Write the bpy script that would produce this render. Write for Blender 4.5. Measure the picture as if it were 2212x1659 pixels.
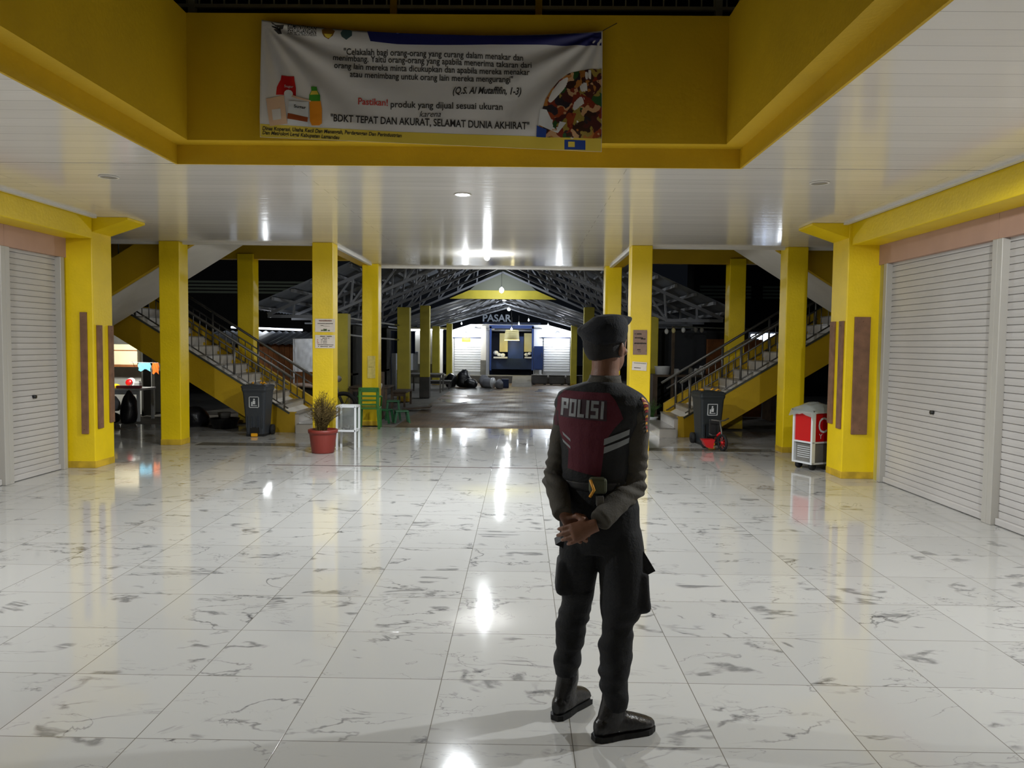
import bpy, bmesh, math, random
from mathutils import Vector, Matrix, noise
from mathutils.bvhtree import BVHTree
random.seed(7)
for o in list(bpy.data.objects): bpy.data.objects.remove(o)
scn = bpy.context.scene
COL = scn.collection
# ------------------------------------------------------------- camera
FPX, CXP, CYP, CAMZ, ROLL = 1661.0, 1106.0, 829.5, 1.64, 0.011
VPX, VPY = 1126.0, 743.0
ycam = Vector((VPX-CXP, CYP-VPY, -FPX)).normalized()
xcam = Vector((1, -ROLL, 0)); xcam = (xcam - ycam*xcam.dot(ycam)).normalized()
zcam = xcam.cross(ycam).normalized()
R = Matrix((xcam, ycam, zcam))
cam = bpy.data.cameras.new('camera'); camo = bpy.data.objects.new('camera', cam); COL.objects.link(camo)
cam.sensor_width = 36; cam.lens = FPX/2212*36; cam.clip_start = .05; cam.clip_end = 300
camo.matrix_world = Matrix.Translation((0, 0, CAMZ)) @ R.to_4x4()
scn.camera = camo
def at(px, py, Y):
    d = R @ Vector((px-CXP, CYP-py, -FPX)); return Vector((0, 0, CAMZ)) + d*(Y/d.y)
# ------------------------------------------------------------- world, exposure
w = bpy.data.worlds.new('world'); scn.world = w; w.use_nodes = True
w.node_tree.nodes['Background'].inputs[0].default_value = (.010, .012, .016, 1)
w.node_tree.nodes['Background'].inputs[1].default_value = .25
scn.view_settings.view_transform = 'Standard'; scn.view_settings.look = 'None'
scn.view_settings.exposure = 0.29; scn.view_settings.gamma = 1; scn.view_settings.use_curve_mapping = False
def lamp(name, loc, power, col=(1, 1, 1), rad=.05, spot=None, aim=None, blend=.6):
    l = bpy.data.lights.new(name, 'SPOT' if spot else 'POINT'); l.energy = power; l.color = col; l.shadow_soft_size = rad
    if spot: l.spot_size = math.radians(spot); l.spot_blend = blend
    o = bpy.data.objects.new(name, l); COL.objects.link(o); o.location = loc
    if aim: o.rotation_euler = (Vector(aim)-Vector(loc)).to_track_quat('-Z', 'Y').to_euler()
    return o
COOL = (.93, .97, 1.0); WARM = (1, .95, .84)
lamp('bulb_light_right', (2.95, 3.9, 3.115), 240, COOL, .045, 178, (2.95, 3.9, 0), .07)       # bulbs in the hall ceiling, fixtures built below
lamp('bulb_light_left', (-4.15, 3.9, 3.115), 225, COOL, .06, 178, (-4.15, 3.9, 0), .07)
lamp('bulb_light_rear', (2.95, -1.0, 3.13), 12, COOL, .1)
lamp('bulb_light_rear_left', (-4.15, -1.0, 3.13), 20, COOL, .1)
lamp('downlight_lamp', (-.62, 7.98, 3.12), 580, COOL, .05, 165, (-.62, 7.98, 0))
lamp('downlight_lamp_2', (-.60, 13.2, 3.06), 125, COOL, .05)
lamp('lane_bulb_light_1', (-.63, 24, 3.20), 80, COOL, .06)
lamp('lane_bulb_light_2', (-.63, 28, 3.13), 48, COOL, .06)
lamp('lane_bulb_light_3', (-.52, 31.6, 2.96), 25, COOL, .06)
lamp('shop_wall_light_1', (-2.38, 32.4, 2.0), 60, COOL, .05)
lamp('shop_wall_light_2', (1.55, 32.4, 2.0), 60, COOL, .05)
lamp('basket_lamp_light', (-.4, 32.3, 1.70), 4, (1, .85, .4), .05)
lamp('stall_lamp', (-8.1, 15.0, 1.75), 110, WARM, .08, 110, (-8.3, 17, .9))
lamp('roof_tube_light', (-6.4, 19.3, 2.10), 9, COOL, .1)
lamp('added_tarp_light', (-4.0, 15.9, 1.78), 9, COOL, .05)  # added lamp that brightens the tarpaulin, kept out of view
lamp('roof_tube_light_2', (6.2, 18.6, 2.2), 5, COOL, .1)
# ------------------------------------------------------------- materials
def nt(name):
    m = bpy.data.materials.new(name); m.use_nodes = True; t = m.node_tree
    return m, t.nodes, t.links, t.nodes['Principled BSDF']
def S(c):   # sRGB 0-255 -> linear
    return tuple([(x/255/12.92 if x/255 <= .04045 else ((x/255+.055)/1.055)**2.4) for x in c])+(1,)
def mat(name, c, rough=.5, metal=0, spec=.5, bump=0, bscale=40, vary=0, vscale=3, emit=0, alpha=1, trans=0, coat=0):
    m, N, L, P = nt(name); c = S(c)
    P.inputs['Base Color'].default_value = c; P.inputs['Roughness'].default_value = rough
    P.inputs['Metallic'].default_value = metal; P.inputs['Specular IOR Level'].default_value = spec
    P.inputs['Coat Weight'].default_value = coat; P.inputs['Coat Roughness'].default_value = .08
    if trans: P.inputs['Transmission Weight'].default_value = trans
    if alpha < 1: P.inputs['Alpha'].default_value = alpha
    if emit: P.inputs['Emission Color'].default_value = c; P.inputs['Emission Strength'].default_value = emit
    if vary or bump:
        tc = N.new('ShaderNodeTexCoord')
    if vary:
        n = N.new('ShaderNodeTexNoise'); n.inputs['Scale'].default_value = vscale; n.inputs['Detail'].default_value = 6
        L.new(tc.outputs['Object'], n.inputs['Vector'])
        r = N.new('ShaderNodeValToRGB'); r.color_ramp.elements[0].position = .35; r.color_ramp.elements[1].position = .65
        r.color_ramp.elements[0].color = tuple(x*(1-vary) for x in c[:3])+(1,)
        r.color_ramp.elements[1].color = c
        L.new(n.outputs['Fac'], r.inputs[0]); L.new(r.outputs[0], P.inputs['Base Color'])
    if bump:
        n = N.new('ShaderNodeTexNoise'); n.inputs['Scale'].default_value = bscale; n.inputs['Detail'].default_value = 4
        L.new(tc.outputs['Object'], n.inputs['Vector'])
        b = N.new('ShaderNodeBump'); b.inputs['Strength'].default_value = bump; b.inputs['Distance'].default_value = .01
        L.new(n.outputs['Fac'], b.inputs['Height']); L.new(b.outputs[0], P.inputs['Normal'])
    return m
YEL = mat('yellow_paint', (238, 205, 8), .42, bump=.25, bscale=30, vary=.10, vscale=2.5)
YELD = mat('dimmed_yellow_paint', (202, 164, 4), .6, bump=.2, bscale=30, vary=.12, vscale=1.5)  # mustard yellow, darkened in colour to imitate weaker light on the atrium walls
YELO = mat('olive_yellow_paint', (205, 190, 60), .6, vary=.15)
WHT = mat('white_paint', (222, 218, 210), .55, vary=.06)
TRIMW = mat('white_trim', (215, 212, 205), .35)
PINK = mat('pink_plaster', (186, 150, 132), .7, vary=.12, vscale=2)
SHUT = mat('shutter_metal', (190, 186, 182), .42, metal=.05, vary=.10, vscale=1.2, bump=.1, bscale=6)
SHUTG = mat('shutter_guide', (176, 172, 164), .4, metal=.1)
SHUTW = mat('white_shutter_metal', (225, 226, 228), .4, metal=.1, vary=.06)
WOOD = mat('brown_wood', (128, 92, 68), .7, vary=.3, vscale=8, bump=.3, bscale=60)
WOODO = mat('orange_wood', (150, 92, 44), .7, vary=.35, vscale=6, bump=.3)
WOODD = mat('dark_wood', (92, 76, 60), .75, vary=.4, vscale=6)
STEEL = mat('stainless_rail', (104, 102, 98), .38, metal=.6)
DKST = mat('dark_rail_steel', (80, 84, 78), .5, metal=.4)
TRUSS = mat('truss_paint', (128, 131, 138), .55, metal=.1)
BLK = mat('black_plastic', (16, 16, 17), .45)
BLKR = mat('black_rubber', (14, 14, 14), .75)
BINM = mat('bin_plastic', (52, 57, 64), .45, bump=.1, bscale=150)
BINR = mat('bin_plastic_dark', (38, 44, 48), .45, bump=.1, bscale=150)
YELP = mat('yellow_plastic', (240, 170, 20), .4)
GREEN = mat('green_plastic', (52, 112, 44), .4)
GREEND = mat('dark_green_plastic', (30, 92, 56), .45)
WHP = mat('white_plastic', (215, 218, 220), .4)
POT = mat('terracotta_plastic', (124, 44, 34), .5, vary=.12)
SOIL = mat('soil', (50, 38, 28), .95, bump=.8, bscale=80)
LEAFB = mat('dry_foliage', (104, 86, 44), .8, vary=.4, vscale=9)
LEAFG = mat('green_foliage', (70, 110, 50), .7, vary=.4, vscale=9)
BRK = mat('dark_plinth', (90, 88, 86), .8, vary=.3, bump=.4)
CONC = mat('concrete', (120, 118, 112), .85, vary=.3, vscale=4, bump=.4)
DARKW = mat('dark_wall', (60, 60, 56), .9, vary=.3)
NIGHT = mat('dark_steel_sheet', (36, 38, 42), .8, vary=.2)
TARP = mat('white_tarp', (225, 230, 240), .6, vary=.12, vscale=3, bump=.5, bscale=4)
BLUE = mat('blue_paint', (38, 66, 130), .5, vary=.12)
BLUED = mat('dark_blue_paint', (24, 44, 82), .5, vary=.2)
CREAM = mat('cream_panel', (216, 206, 150), .6, vary=.12)
REDP = mat('red_panel', (190, 16, 20), .35)
GLASS = mat('clear_plastic', (225, 230, 228), .08, trans=.9)
PAPER = mat('white_paper', (222, 212, 200), .7, vary=.08, vscale=20)
PAPERB = mat('brown_poster_paper', (140, 112, 96), .6, vary=.15, vscale=20)
PAPERR = mat('paper_residue', (226, 208, 120), .8, vary=.15, vscale=20)
INK = mat('dark_ink', (40, 36, 34), .8)
INKR = mat('red_ink', (190, 60, 52), .8)
INKG = mat('green_ink', (56, 84, 34), .8)
NAVYI = mat('navy_print', (26, 30, 92), .5)
BLUEI = mat('blue_print', (24, 60, 140), .5)
REDI = mat('red_print', (186, 20, 24), .5)
ORI = mat('orange_print', (226, 140, 24), .5)
GRI = mat('green_print', (60, 140, 40), .5)
BEIGEI = mat('beige_print', (214, 180, 150), .5)
YELI = mat('yellow_print', (214, 190, 70), .5)
BAN = mat('banner_vinyl', (214, 212, 210), .38, vary=.04)
BAG = mat('black_bag', (22, 22, 26), .35, bump=.8, bscale=14)
SACK = mat('grey_sack', (140, 142, 148), .75, bump=.6, bscale=20, vary=.2)
ORC = mat('orange_cloth', (240, 120, 30), .7); BLC = mat('light_blue_cloth', (120, 200, 240), .7)
YLC = mat('yellow_cloth', (245, 205, 10), .6); BASIN = mat('blue_basin', (38, 44, 120), .4)
PINKP = mat('pink_plastic', (170, 90, 100), .5)
TIN = mat('roof_tin', (128, 134, 144), .6, metal=.1, vary=.15)
WATER = mat('puddle_water', (96, 94, 90), .24, spec=1.0)
LED = mat('led_glow', (235, 244, 255), emit=22); LEDB = mat('led_bulb_glow', (235, 244, 255), emit=60)
LEDS = mat('small_led_glow', (235, 244, 255), emit=12); LEDY = mat('lit_basket_rim', (255, 230, 120), emit=5)
TUBE = mat('tube_glow', (230, 240, 255), emit=2.2); YSGN = mat('yellow_sign', (250, 200, 10), .4)
LENSOFF = mat('unlit_lens', (150, 145, 138), .3)
SKIN = mat('skin', (120, 80, 58), .55, vary=.12, vscale=30, bump=.15, bscale=200)
HAIR = mat('short_black_hair', (20, 18, 18), .8, bump=.5, bscale=300)
SHIRT = mat('grey_brown_shirt', (66, 62, 54), .85, bump=.25, bscale=120, vary=.1)
VEST = mat('black_vest', (12, 13, 16), .8, bump=.25, bscale=120)
MAR = mat('maroon_cloth', (80, 17, 34), .85, bump=.2, bscale=120)
REFL = mat('reflective_grey', (128, 132, 134), .5)
TROU = mat('navy_black_trousers', (8, 10, 14), .85, bump=.3, bscale=90)
CAPM = mat('navy_beret_felt', (15, 18, 25), .9, bump=.3, bscale=150)
BOOT = mat('black_leather', (20, 18, 18), .3, bump=.3, bscale=60)
GOLD = mat('gold_thread', (226, 160, 50), .6); REDT = mat('red_thread', (140, 26, 34), .7)
GREENB = mat('olive_pouch', (70, 74, 52), .7)
EYEW = mat('eye_white', (225, 220, 214), .3)

def floor_material():
    m, N, L, P = nt('marble_tile_floor')
    geo = N.new('ShaderNodeNewGeometry'); mp = N.new('ShaderNodeVectorMath'); mp.operation = 'ADD'
    mp.inputs[1].default_value = (60*.6+.37, 60*.6-.07, 0); L.new(geo.outputs['Position'], mp.inputs[0])
    br = N.new('ShaderNodeTexBrick'); br.offset = 0; br.squash = 1
    for k, v in (('Scale', 1), ('Mortar Size', .0022), ('Mortar Smooth', .15), ('Brick Width', .6), ('Row Height', .6)): br.inputs[k].default_value = v
    br.inputs['Color1'].default_value = (1, 1, 1, 1); br.inputs['Color2'].default_value = (1, 1, 1, 1); br.inputs['Mortar'].default_value = (.0, .0, .0, 1)
    L.new(mp.outputs[0], br.inputs['Vector'])
    dv = N.new('ShaderNodeVectorMath'); dv.operation = 'DIVIDE'; dv.inputs[1].default_value = (.6, .6, 1); L.new(mp.outputs[0], dv.inputs[0])
    fl = N.new('ShaderNodeVectorMath'); fl.operation = 'FLOOR'; L.new(dv.outputs[0], fl.inputs[0])
    wn = N.new('ShaderNodeTexWhiteNoise'); wn.noise_dimensions = '2D'; L.new(fl.outputs[0], wn.inputs['Vector'])
    sc = N.new('ShaderNodeVectorMath'); sc.operation = 'SCALE'; sc.inputs['Scale'].default_value = 40; L.new(wn.outputs['Color'], sc.inputs[0])
    ad = N.new('ShaderNodeVectorMath'); ad.operation = 'ADD'; L.new(mp.outputs[0], ad.inputs[0]); L.new(sc.outputs[0], ad.inputs[1])
    mr = N.new('ShaderNodeMapping'); mr.inputs['Rotation'].default_value = (0, 0, math.radians(35)); mr.inputs['Scale'].default_value = (1, 2.2, 1)
    L.new(ad.outputs[0], mr.inputs['Vector'])
    def vein(scale, dist, wdt, det=5, lo=.45, hi=.62, mscale=2.2):
        n = N.new('ShaderNodeTexNoise'); n.inputs['Scale'].default_value = scale; n.inputs['Detail'].default_value = det
        n.inputs['Distortion'].default_value = dist; n.inputs['Roughness'].default_value = .55; L.new(mr.outputs[0], n.inputs['Vector'])
        s = N.new('ShaderNodeMath'); s.operation = 'SUBTRACT'; s.inputs[1].default_value = .5; L.new(n.outputs['Fac'], s.inputs[0])
        a = N.new('ShaderNodeMath'); a.operation = 'ABSOLUTE'; L.new(s.outputs[0], a.inputs[0])
        r = N.new('ShaderNodeMapRange'); r.interpolation_type = 'SMOOTHSTEP'; r.inputs[1].default_value = 0; r.inputs[2].default_value = wdt
        r.inputs[3].default_value = 1; r.inputs[4].default_value = 0; L.new(a.outputs[0], r.inputs[0])
        n2 = N.new('ShaderNodeTexNoise'); n2.inputs['Scale'].default_value = mscale; n2.inputs['Detail'].default_value = 2; L.new(ad.outputs[0], n2.inputs['Vector'])
        q = N.new('ShaderNodeMapRange'); q.inputs[1].default_value = lo; q.inputs[2].default_value = hi; L.new(n2.outputs['Fac'], q.inputs[0])
        x = N.new('ShaderNodeMath'); x.operation = 'MULTIPLY'; L.new(r.outputs[0], x.inputs[0]); L.new(q.outputs[0], x.inputs[1]); return x
    v1 = vein(.75, .5, .010, 6); v2 = vein(1.5, .8, .008, 6, .48, .6, 3.1); v3 = vein(.8, .7, .030, 7, .57, .62, 3.4)
    def add(a, b, k):
        y = N.new('ShaderNodeMath'); y.operation = 'MULTIPLY_ADD'; y.inputs[1].default_value = k; L.new(b.outputs[0], y.inputs[0]); L.new(a.outputs[0], y.inputs[2]); return y
    z = N.new('ShaderNodeMath'); z.operation = 'MULTIPLY'; z.inputs[1].default_value = .75; L.new(v1.outputs[0], z.inputs[0])
    z = add(z, v2, .5); z = add(z, v3, .7)
    cl = N.new('ShaderNodeMath'); cl.operation = 'MINIMUM'; cl.inputs[1].default_value = 1; L.new(z.outputs[0], cl.inputs[0])
    mx = N.new('ShaderNodeMix'); mx.data_type = 'RGBA'; mx.inputs['A'].default_value = S((183, 182, 178)); mx.inputs['B'].default_value = S((92, 91, 92))
    L.new(cl.outputs[0], mx.inputs['Factor'])
    tv = N.new('ShaderNodeMapRange'); tv.inputs[3].default_value = .93; tv.inputs[4].default_value = 1.03; L.new(wn.outputs['Value'], tv.inputs[0])
    vm = N.new('ShaderNodeVectorMath'); vm.operation = 'SCALE'; L.new(mx.outputs['Result'], vm.inputs[0]); L.new(tv.outputs[0], vm.inputs['Scale'])
    g = N.new('ShaderNodeMix'); g.data_type = 'RGBA'; g.inputs['B'].default_value = S((112, 108, 100)); L.new(vm.outputs[0], g.inputs['A']); L.new(br.outputs['Fac'], g.inputs['Factor'])
    L.new(g.outputs['Result'], P.inputs['Base Color'])
    n = N.new('ShaderNodeTexNoise'); n.inputs['Scale'].default_value = 1.3; n.inputs['Detail'].default_value = 5; L.new(geo.outputs['Position'], n.inputs['Vector'])
    rr = N.new('ShaderNodeMapRange'); rr.inputs[1].default_value = .3; rr.inputs[2].default_value = .7; rr.inputs[3].default_value = .045; rr.inputs[4].default_value = .10
    L.new(n.outputs['Fac'], rr.inputs[0]); L.new(rr.outputs[0], P.inputs['Roughness'])
    b = N.new('ShaderNodeBump'); b.inputs['Strength'].default_value = .25; b.inputs['Distance'].default_value = .002; b.invert = True
    L.new(br.outputs['Fac'], b.inputs['Height']); L.new(b.outputs[0], P.inputs['Normal'])
    P.inputs['Specular IOR Level'].default_value = .65
    return m
FLOOR = floor_material()
def ceil_material():
    m, N, L, P = nt('glossy_ceiling_planks')
    geo = N.new('ShaderNodeNewGeometry')
    br = N.new('ShaderNodeTexBrick'); br.offset = .5
    for k, v in (('Scale', 1), ('Mortar Size', .003), ('Brick Width', 5.8), ('Row Height', .2)): br.inputs[k].default_value = v
    br.inputs['Color1'].default_value = S((228, 223, 216)); br.inputs['Color2'].default_value = S((220, 215, 208)); br.inputs['Mortar'].default_value = S((180, 175, 168))
    mp = N.new('ShaderNodeVectorMath'); mp.operation = 'ADD'; mp.inputs[1].default_value = (60, 60, 0); L.new(geo.outputs['Position'], mp.inputs[0]); L.new(mp.outputs[0], br.inputs['Vector'])
    L.new(br.outputs['Color'], P.inputs['Base Color'])
    ms = N.new('ShaderNodeMapping'); ms.inputs['Scale'].default_value = (.8, 9, 1); L.new(geo.outputs['Position'], ms.inputs['Vector'])
    n = N.new('ShaderNodeTexNoise'); n.inputs['Scale'].default_value = 1; n.inputs['Detail'].default_value = 5; L.new(ms.outputs[0], n.inputs['Vector'])
    b = N.new('ShaderNodeBump'); b.inputs['Strength'].default_value = .3; b.inputs['Distance'].default_value = .006
    L.new(n.outputs['Fac'], b.inputs['Height']); L.new(b.outputs[0], P.inputs['Normal'])
    P.inputs['Roughness'].default_value = .13; P.inputs['Specular IOR Level'].default_value = .6
    return m
CEIL = ceil_material()
def paving_material():
    m, N, L, P = nt('wet_brick_paving')
    geo = N.new('ShaderNodeNewGeometry'); mp = N.new('ShaderNodeVectorMath'); mp.operation = 'ADD'; mp.inputs[1].default_value = (60, 60, 0); L.new(geo.outputs['Position'], mp.inputs[0])
    br = N.new('ShaderNodeTexBrick'); br.offset = .5
    for k, v in (('Scale', 1), ('Mortar Size', .006), ('Brick Width', .21), ('Row Height', .105)): br.inputs[k].default_value = v
    br.inputs['Color1'].default_value = S((136, 108, 80)); br.inputs['Color2'].default_value = S((114, 98, 78)); br.inputs['Mortar'].default_value = S((70, 64, 58))
    L.new(mp.outputs[0], br.inputs['Vector'])
    n = N.new('ShaderNodeTexNoise'); n.inputs['Scale'].default_value = .9; n.inputs['Detail'].default_value = 6; L.new(mp.outputs[0], n.inputs['Vector'])
    r = N.new('ShaderNodeMapRange'); r.inputs[1].default_value = .35; r.inputs[2].default_value = .65; r.inputs[3].default_value = .55; r.inputs[4].default_value = 1; L.new(n.outputs['Fac'], r.inputs[0])
    vm = N.new('ShaderNodeVectorMath'); vm.operation = 'SCALE'; L.new(br.outputs['Color'], vm.inputs[0]); L.new(r.outputs[0], vm.inputs['Scale'])
    L.new(vm.outputs[0], P.inputs['Base Color'])
    q = N.new('ShaderNodeMapRange'); q.inputs[1].default_value = .4; q.inputs[2].default_value = .7; q.inputs[3].default_value = .35; q.inputs[4].default_value = .8; L.new(n.outputs['Fac'], q.inputs[0]); L.new(q.outputs[0], P.inputs['Roughness'])
    b = N.new('ShaderNodeBump'); b.inputs['Strength'].default_value = .6; b.inputs['Distance'].default_value = .01; b.invert = True
    L.new(br.outputs['Fac'], b.inputs['Height']); L.new(b.outputs[0], P.inputs['Normal'])
    return m
PAVE = paving_material()

# ------------------------------------------------------------- mesh helper
class M:
    def __init__(s): s.v = []; s.f = []; s.sm = []
    def add(s, vs, fs, smooth=False):
        n = len(s.v); s.v += [Vector(p) for p in vs]; s.f += [tuple(i+n for i in f) for f in fs]; s.sm += [smooth]*len(fs); return s
    def box(s, x0, x1, y0, y1, z0, z1, bev=0, mtx=None):
        x0, x1 = sorted((x0, x1)); y0, y1 = sorted((y0, y1)); z0, z1 = sorted((z0, z1))
        if bev:
            bm = bmesh.new(); bmesh.ops.create_cube(bm, size=1)
            for v in bm.verts: v.co = Vector(((x0+x1)/2+v.co.x*(x1-x0), (y0+y1)/2+v.co.y*(y1-y0), (z0+z1)/2+v.co.z*(z1-z0)))
            bmesh.ops.bevel(bm, geom=bm.edges[:], offset=bev, segments=2, affect='EDGES', profile=.5)
            bm.verts.ensure_lookup_table(); bm.verts.index_update()
            vs = [v.co.copy() for v in bm.verts]; fs = [tuple(v.index for v in f.verts) for f in bm.faces]; bm.free()
        else:
            vs = [Vector((x, y, z)) for x in (x0, x1) for y in (y0, y1) for z in (z0, z1)]
            fs = [(0, 1, 3, 2), (4, 6, 7, 5), (0, 4, 5, 1), (2, 3, 7, 6), (0, 2, 6, 4), (1, 5, 7, 3)]
        if mtx: vs = [mtx @ p for p in vs]
        return s.add(vs, fs)
    def prism(s, poly, axis, a, b):
        """poly in the two other axes; axis 'x' (y,z), 'y' (x,z), 'z' (x,y)"""
        def P(p, t): return {'x': (t, p[0], p[1]), 'y': (p[0], t, p[1]), 'z': (p[0], p[1], t)}[axis]
        n = len(poly); vs = [P(p, a) for p in poly]+[P(p, b) for p in poly]
        fs = [tuple(range(n)), tuple(range(2*n-1, n-1, -1))]+[(i, (i+1) % n, n+(i+1) % n, n+i) for i in range(n)]
        return s.add(vs, fs)
    def tube(s, pts, r, n=8, closed=False, flat=None):
        pts = [Vector(p) for p in pts]; rs = r if isinstance(r, (list, tuple)) else [r]*len(pts)
        rings = []; prev = None; k = len(pts)
        for i, p in enumerate(pts):
            if closed: t = (pts[(i+1) % k]-pts[i-1])
            else: t = pts[min(i+1, k-1)]-pts[max(i-1, 0)]
            t = t.normalized() if t.length > 1e-9 else Vector((0, 0, 1))
            if prev is None: u = t.orthogonal().normalized()
            else:
                u = prev-t*prev.dot(t); u = u.normalized() if u.length > 1e-6 else t.orthogonal().normalized()
            prev = u; w_ = t.cross(u); rings.append([p+(u*math.cos(a)+w_*math.sin(a))*rs[i] for a in [2*math.pi*j/n for j in range(n)]])
        vs = [q for rg in rings for q in rg]; fs = []
        m_ = k if closed else k-1
        for i in range(m_):
            for j in range(n):
                a = i*n+j; b = i*n+(j+1) % n; c = ((i+1) % k)*n+(j+1) % n; d = ((i+1) % k)*n+j; fs.append((a, b, c, d))
        if not closed: fs += [tuple(range(n))[::-1], tuple(range((k-1)*n, k*n))]
        return s.add(vs, fs, True)
    def bar(s, a, b, wd, ht, up=(0, 0, 1)):
        a = Vector(a); b = Vector(b); t = (b-a).normalized(); up = Vector(up); sd = t.cross(up)
        sd = sd.normalized() if sd.length > 1e-6 else Vector((1, 0, 0)); u = sd.cross(t).normalized()
        vs = []
        for p in (a, b):
            for i, j in ((-1, -1), (1, -1), (1, 1), (-1, 1)): vs.append(p+sd*(i*wd/2)+u*(j*ht/2))
        return s.add(vs, [(3, 2, 1, 0), (4, 5, 6, 7), (0, 1, 5, 4), (1, 2, 6, 5), (2, 3, 7, 6), (3, 0, 4, 7)])
    def lathe(s, prof, c=(0, 0, 0), n=24, sx=1, sy=1):
        c = Vector(c); vs = []; fs = []
        for r, z in prof:
            for j in range(n):
                a = 2*math.pi*j/n; vs.append(c+Vector((r*math.cos(a)*sx, r*math.sin(a)*sy, z)))
        for i in range(len(prof)-1):
            for j in range(n): fs.append((i*n+j, i*n+(j+1) % n, (i+1)*n+(j+1) % n, (i+1)*n+j))
        fs += [tuple(range(n))[::-1], tuple(range((len(prof)-1)*n, len(prof)*n))]
        return s.add(vs, fs, True)
    def ball(s, c, r, n=14, k=9, mtx=None):
        c = Vector(c); r = Vector(r) if isinstance(r, (tuple, list, Vector)) else Vector((r, r, r)); vs = []; fs = []
        for i in range(1, k):
            th = math.pi*i/k
            for j in range(n):
                a = 2*math.pi*j/n; p = Vector((math.sin(th)*math.cos(a)*r.x, math.sin(th)*math.sin(a)*r.y, math.cos(th)*r.z))
                vs.append(c+(mtx @ p if mtx else p))
        for i in range(k-2):
            for j in range(n): fs.append((i*n+j, (i+1)*n+j, (i+1)*n+(j+1) % n, i*n+(j+1) % n))
        t = len(vs); q = Vector((0, 0, r.z)); q = mtx @ q if mtx else q; vs += [c+q, c-q]
        for j in range(n): fs.append((t, j, (j+1) % n)); fs.append((t+1, (k-2)*n+(j+1) % n, (k-2)*n+j))
        return s.add(vs, fs, True)
    def loft(s, secs, cap=True, n=24):
        """secs: (center, uvec, vvec) ellipse sections"""
        vs = []; fs = []
        for c, u, v_ in secs:
            c = Vector(c); u = Vector(u); v_ = Vector(v_)
            for j in range(n):
                a = 2*math.pi*j/n; vs.append(c+u*math.cos(a)+v_*math.sin(a))
        for i in range(len(secs)-1):
            for j in range(n): fs.append((i*n+j, i*n+(j+1) % n, (i+1)*n+(j+1) % n, (i+1)*n+j))
        if cap: fs += [tuple(range(n))[::-1], tuple(range((len(secs)-1)*n, len(secs)*n))]
        return s.add(vs, fs, True)
    def build(s, name, mt, parent=None, local=False, fix=True):
        me = bpy.data.meshes.new(name); vs = s.v
        if parent is not None and not local:
            r = parent
            off = Vector((0, 0, 0))
            while r is not None: off += r.location; r = r.parent
            vs = [p-off for p in vs]
        me.from_pydata(vs, [], s.f); me.polygons.foreach_set('use_smooth', s.sm)
        if fix:
            bm = bmesh.new(); bm.from_mesh(me); bmesh.ops.recalc_face_normals(bm, faces=bm.faces[:]); bm.to_mesh(me); bm.free()
        if mt: me.materials.append(mt)
        o = bpy.data.objects.new(name, me); COL.objects.link(o); o.parent = parent
        return o
def tag(o, label=None, cat=None, group=None, kind=None):
    if label: o['label'] = label
    if cat: o['category'] = cat
    if group: o['group'] = group
    if kind: o['kind'] = kind
    return o
def thing(name, loc, label, cat, group=None, rz=0):
    o = bpy.data.objects.new(name, None); COL.objects.link(o); o.location = loc; o.rotation_euler = (0, 0, rz); o.empty_display_size = .1
    return tag(o, label, cat, group)
def struct(m, name, mt): return tag(m.build(name, mt), kind='structure')
def solo(m, name, mt, label, cat, group=None): return tag(m.build(name, mt), label, cat, group)
def copy_tree(o, parent=None):
    c = o.copy(); COL.objects.link(c); c.parent = parent
    for ch in list(o.children): copy_tree(ch, c)
    return c
def text_geo(txt, size, align='LEFT', shear=0, bold=0, spacing=1):
    cu = bpy.data.curves.new('t', 'FONT'); cu.body = txt; cu.size = size; cu.align_x = align; cu.shear = shear; cu.offset = bold; cu.space_character = spacing; cu.resolution_u = 3
    o = bpy.data.objects.new('t', cu); COL.objects.link(o); dg = bpy.context.evaluated_depsgraph_get(); me = bpy.data.meshes.new_from_object(o.evaluated_get(dg))
    vs = [v.co.copy() for v in me.vertices]; fs = [tuple(p.vertices) for p in me.polygons]
    bpy.data.objects.remove(o); bpy.data.curves.remove(cu); bpy.data.meshes.remove(me); return vs, fs
# ============================================================= THE SETTING
CZ = 3.17; CXM = -.62
def mx(x, m): return 2*CXM-x if m else x
XL, XR = -5.75, 4.42
struct(M().box(-12, 11, -6, 14.8, -.2, 0), 'floor', FLOOR)
g = M().box(-30, 30, 14.8, 60, -.25, -.02); struct(g, 'floor', CONC)
struct(M().box(-2.45, 2.2, 14.82, 32.2, -.2, 0.0), 'floor', PAVE)
struct(M().box(-5.1, -2.95, 11.9, 12.25, 0, .004), 'trim_1', mat('dark_granite_strip', (112, 108, 98), .12))
struct(M().box(1.7, 4.0, 11.9, 12.25, 0, .004), 'trim_2', mat('dark_granite_strip_right', (112, 108, 98), .12))
struct(M().box(-3.35, 1.75, 10.09, 10.105, 0, .004), 'trim_3', mat('dark_joint_strip', (60, 30, 30), .5))
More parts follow.
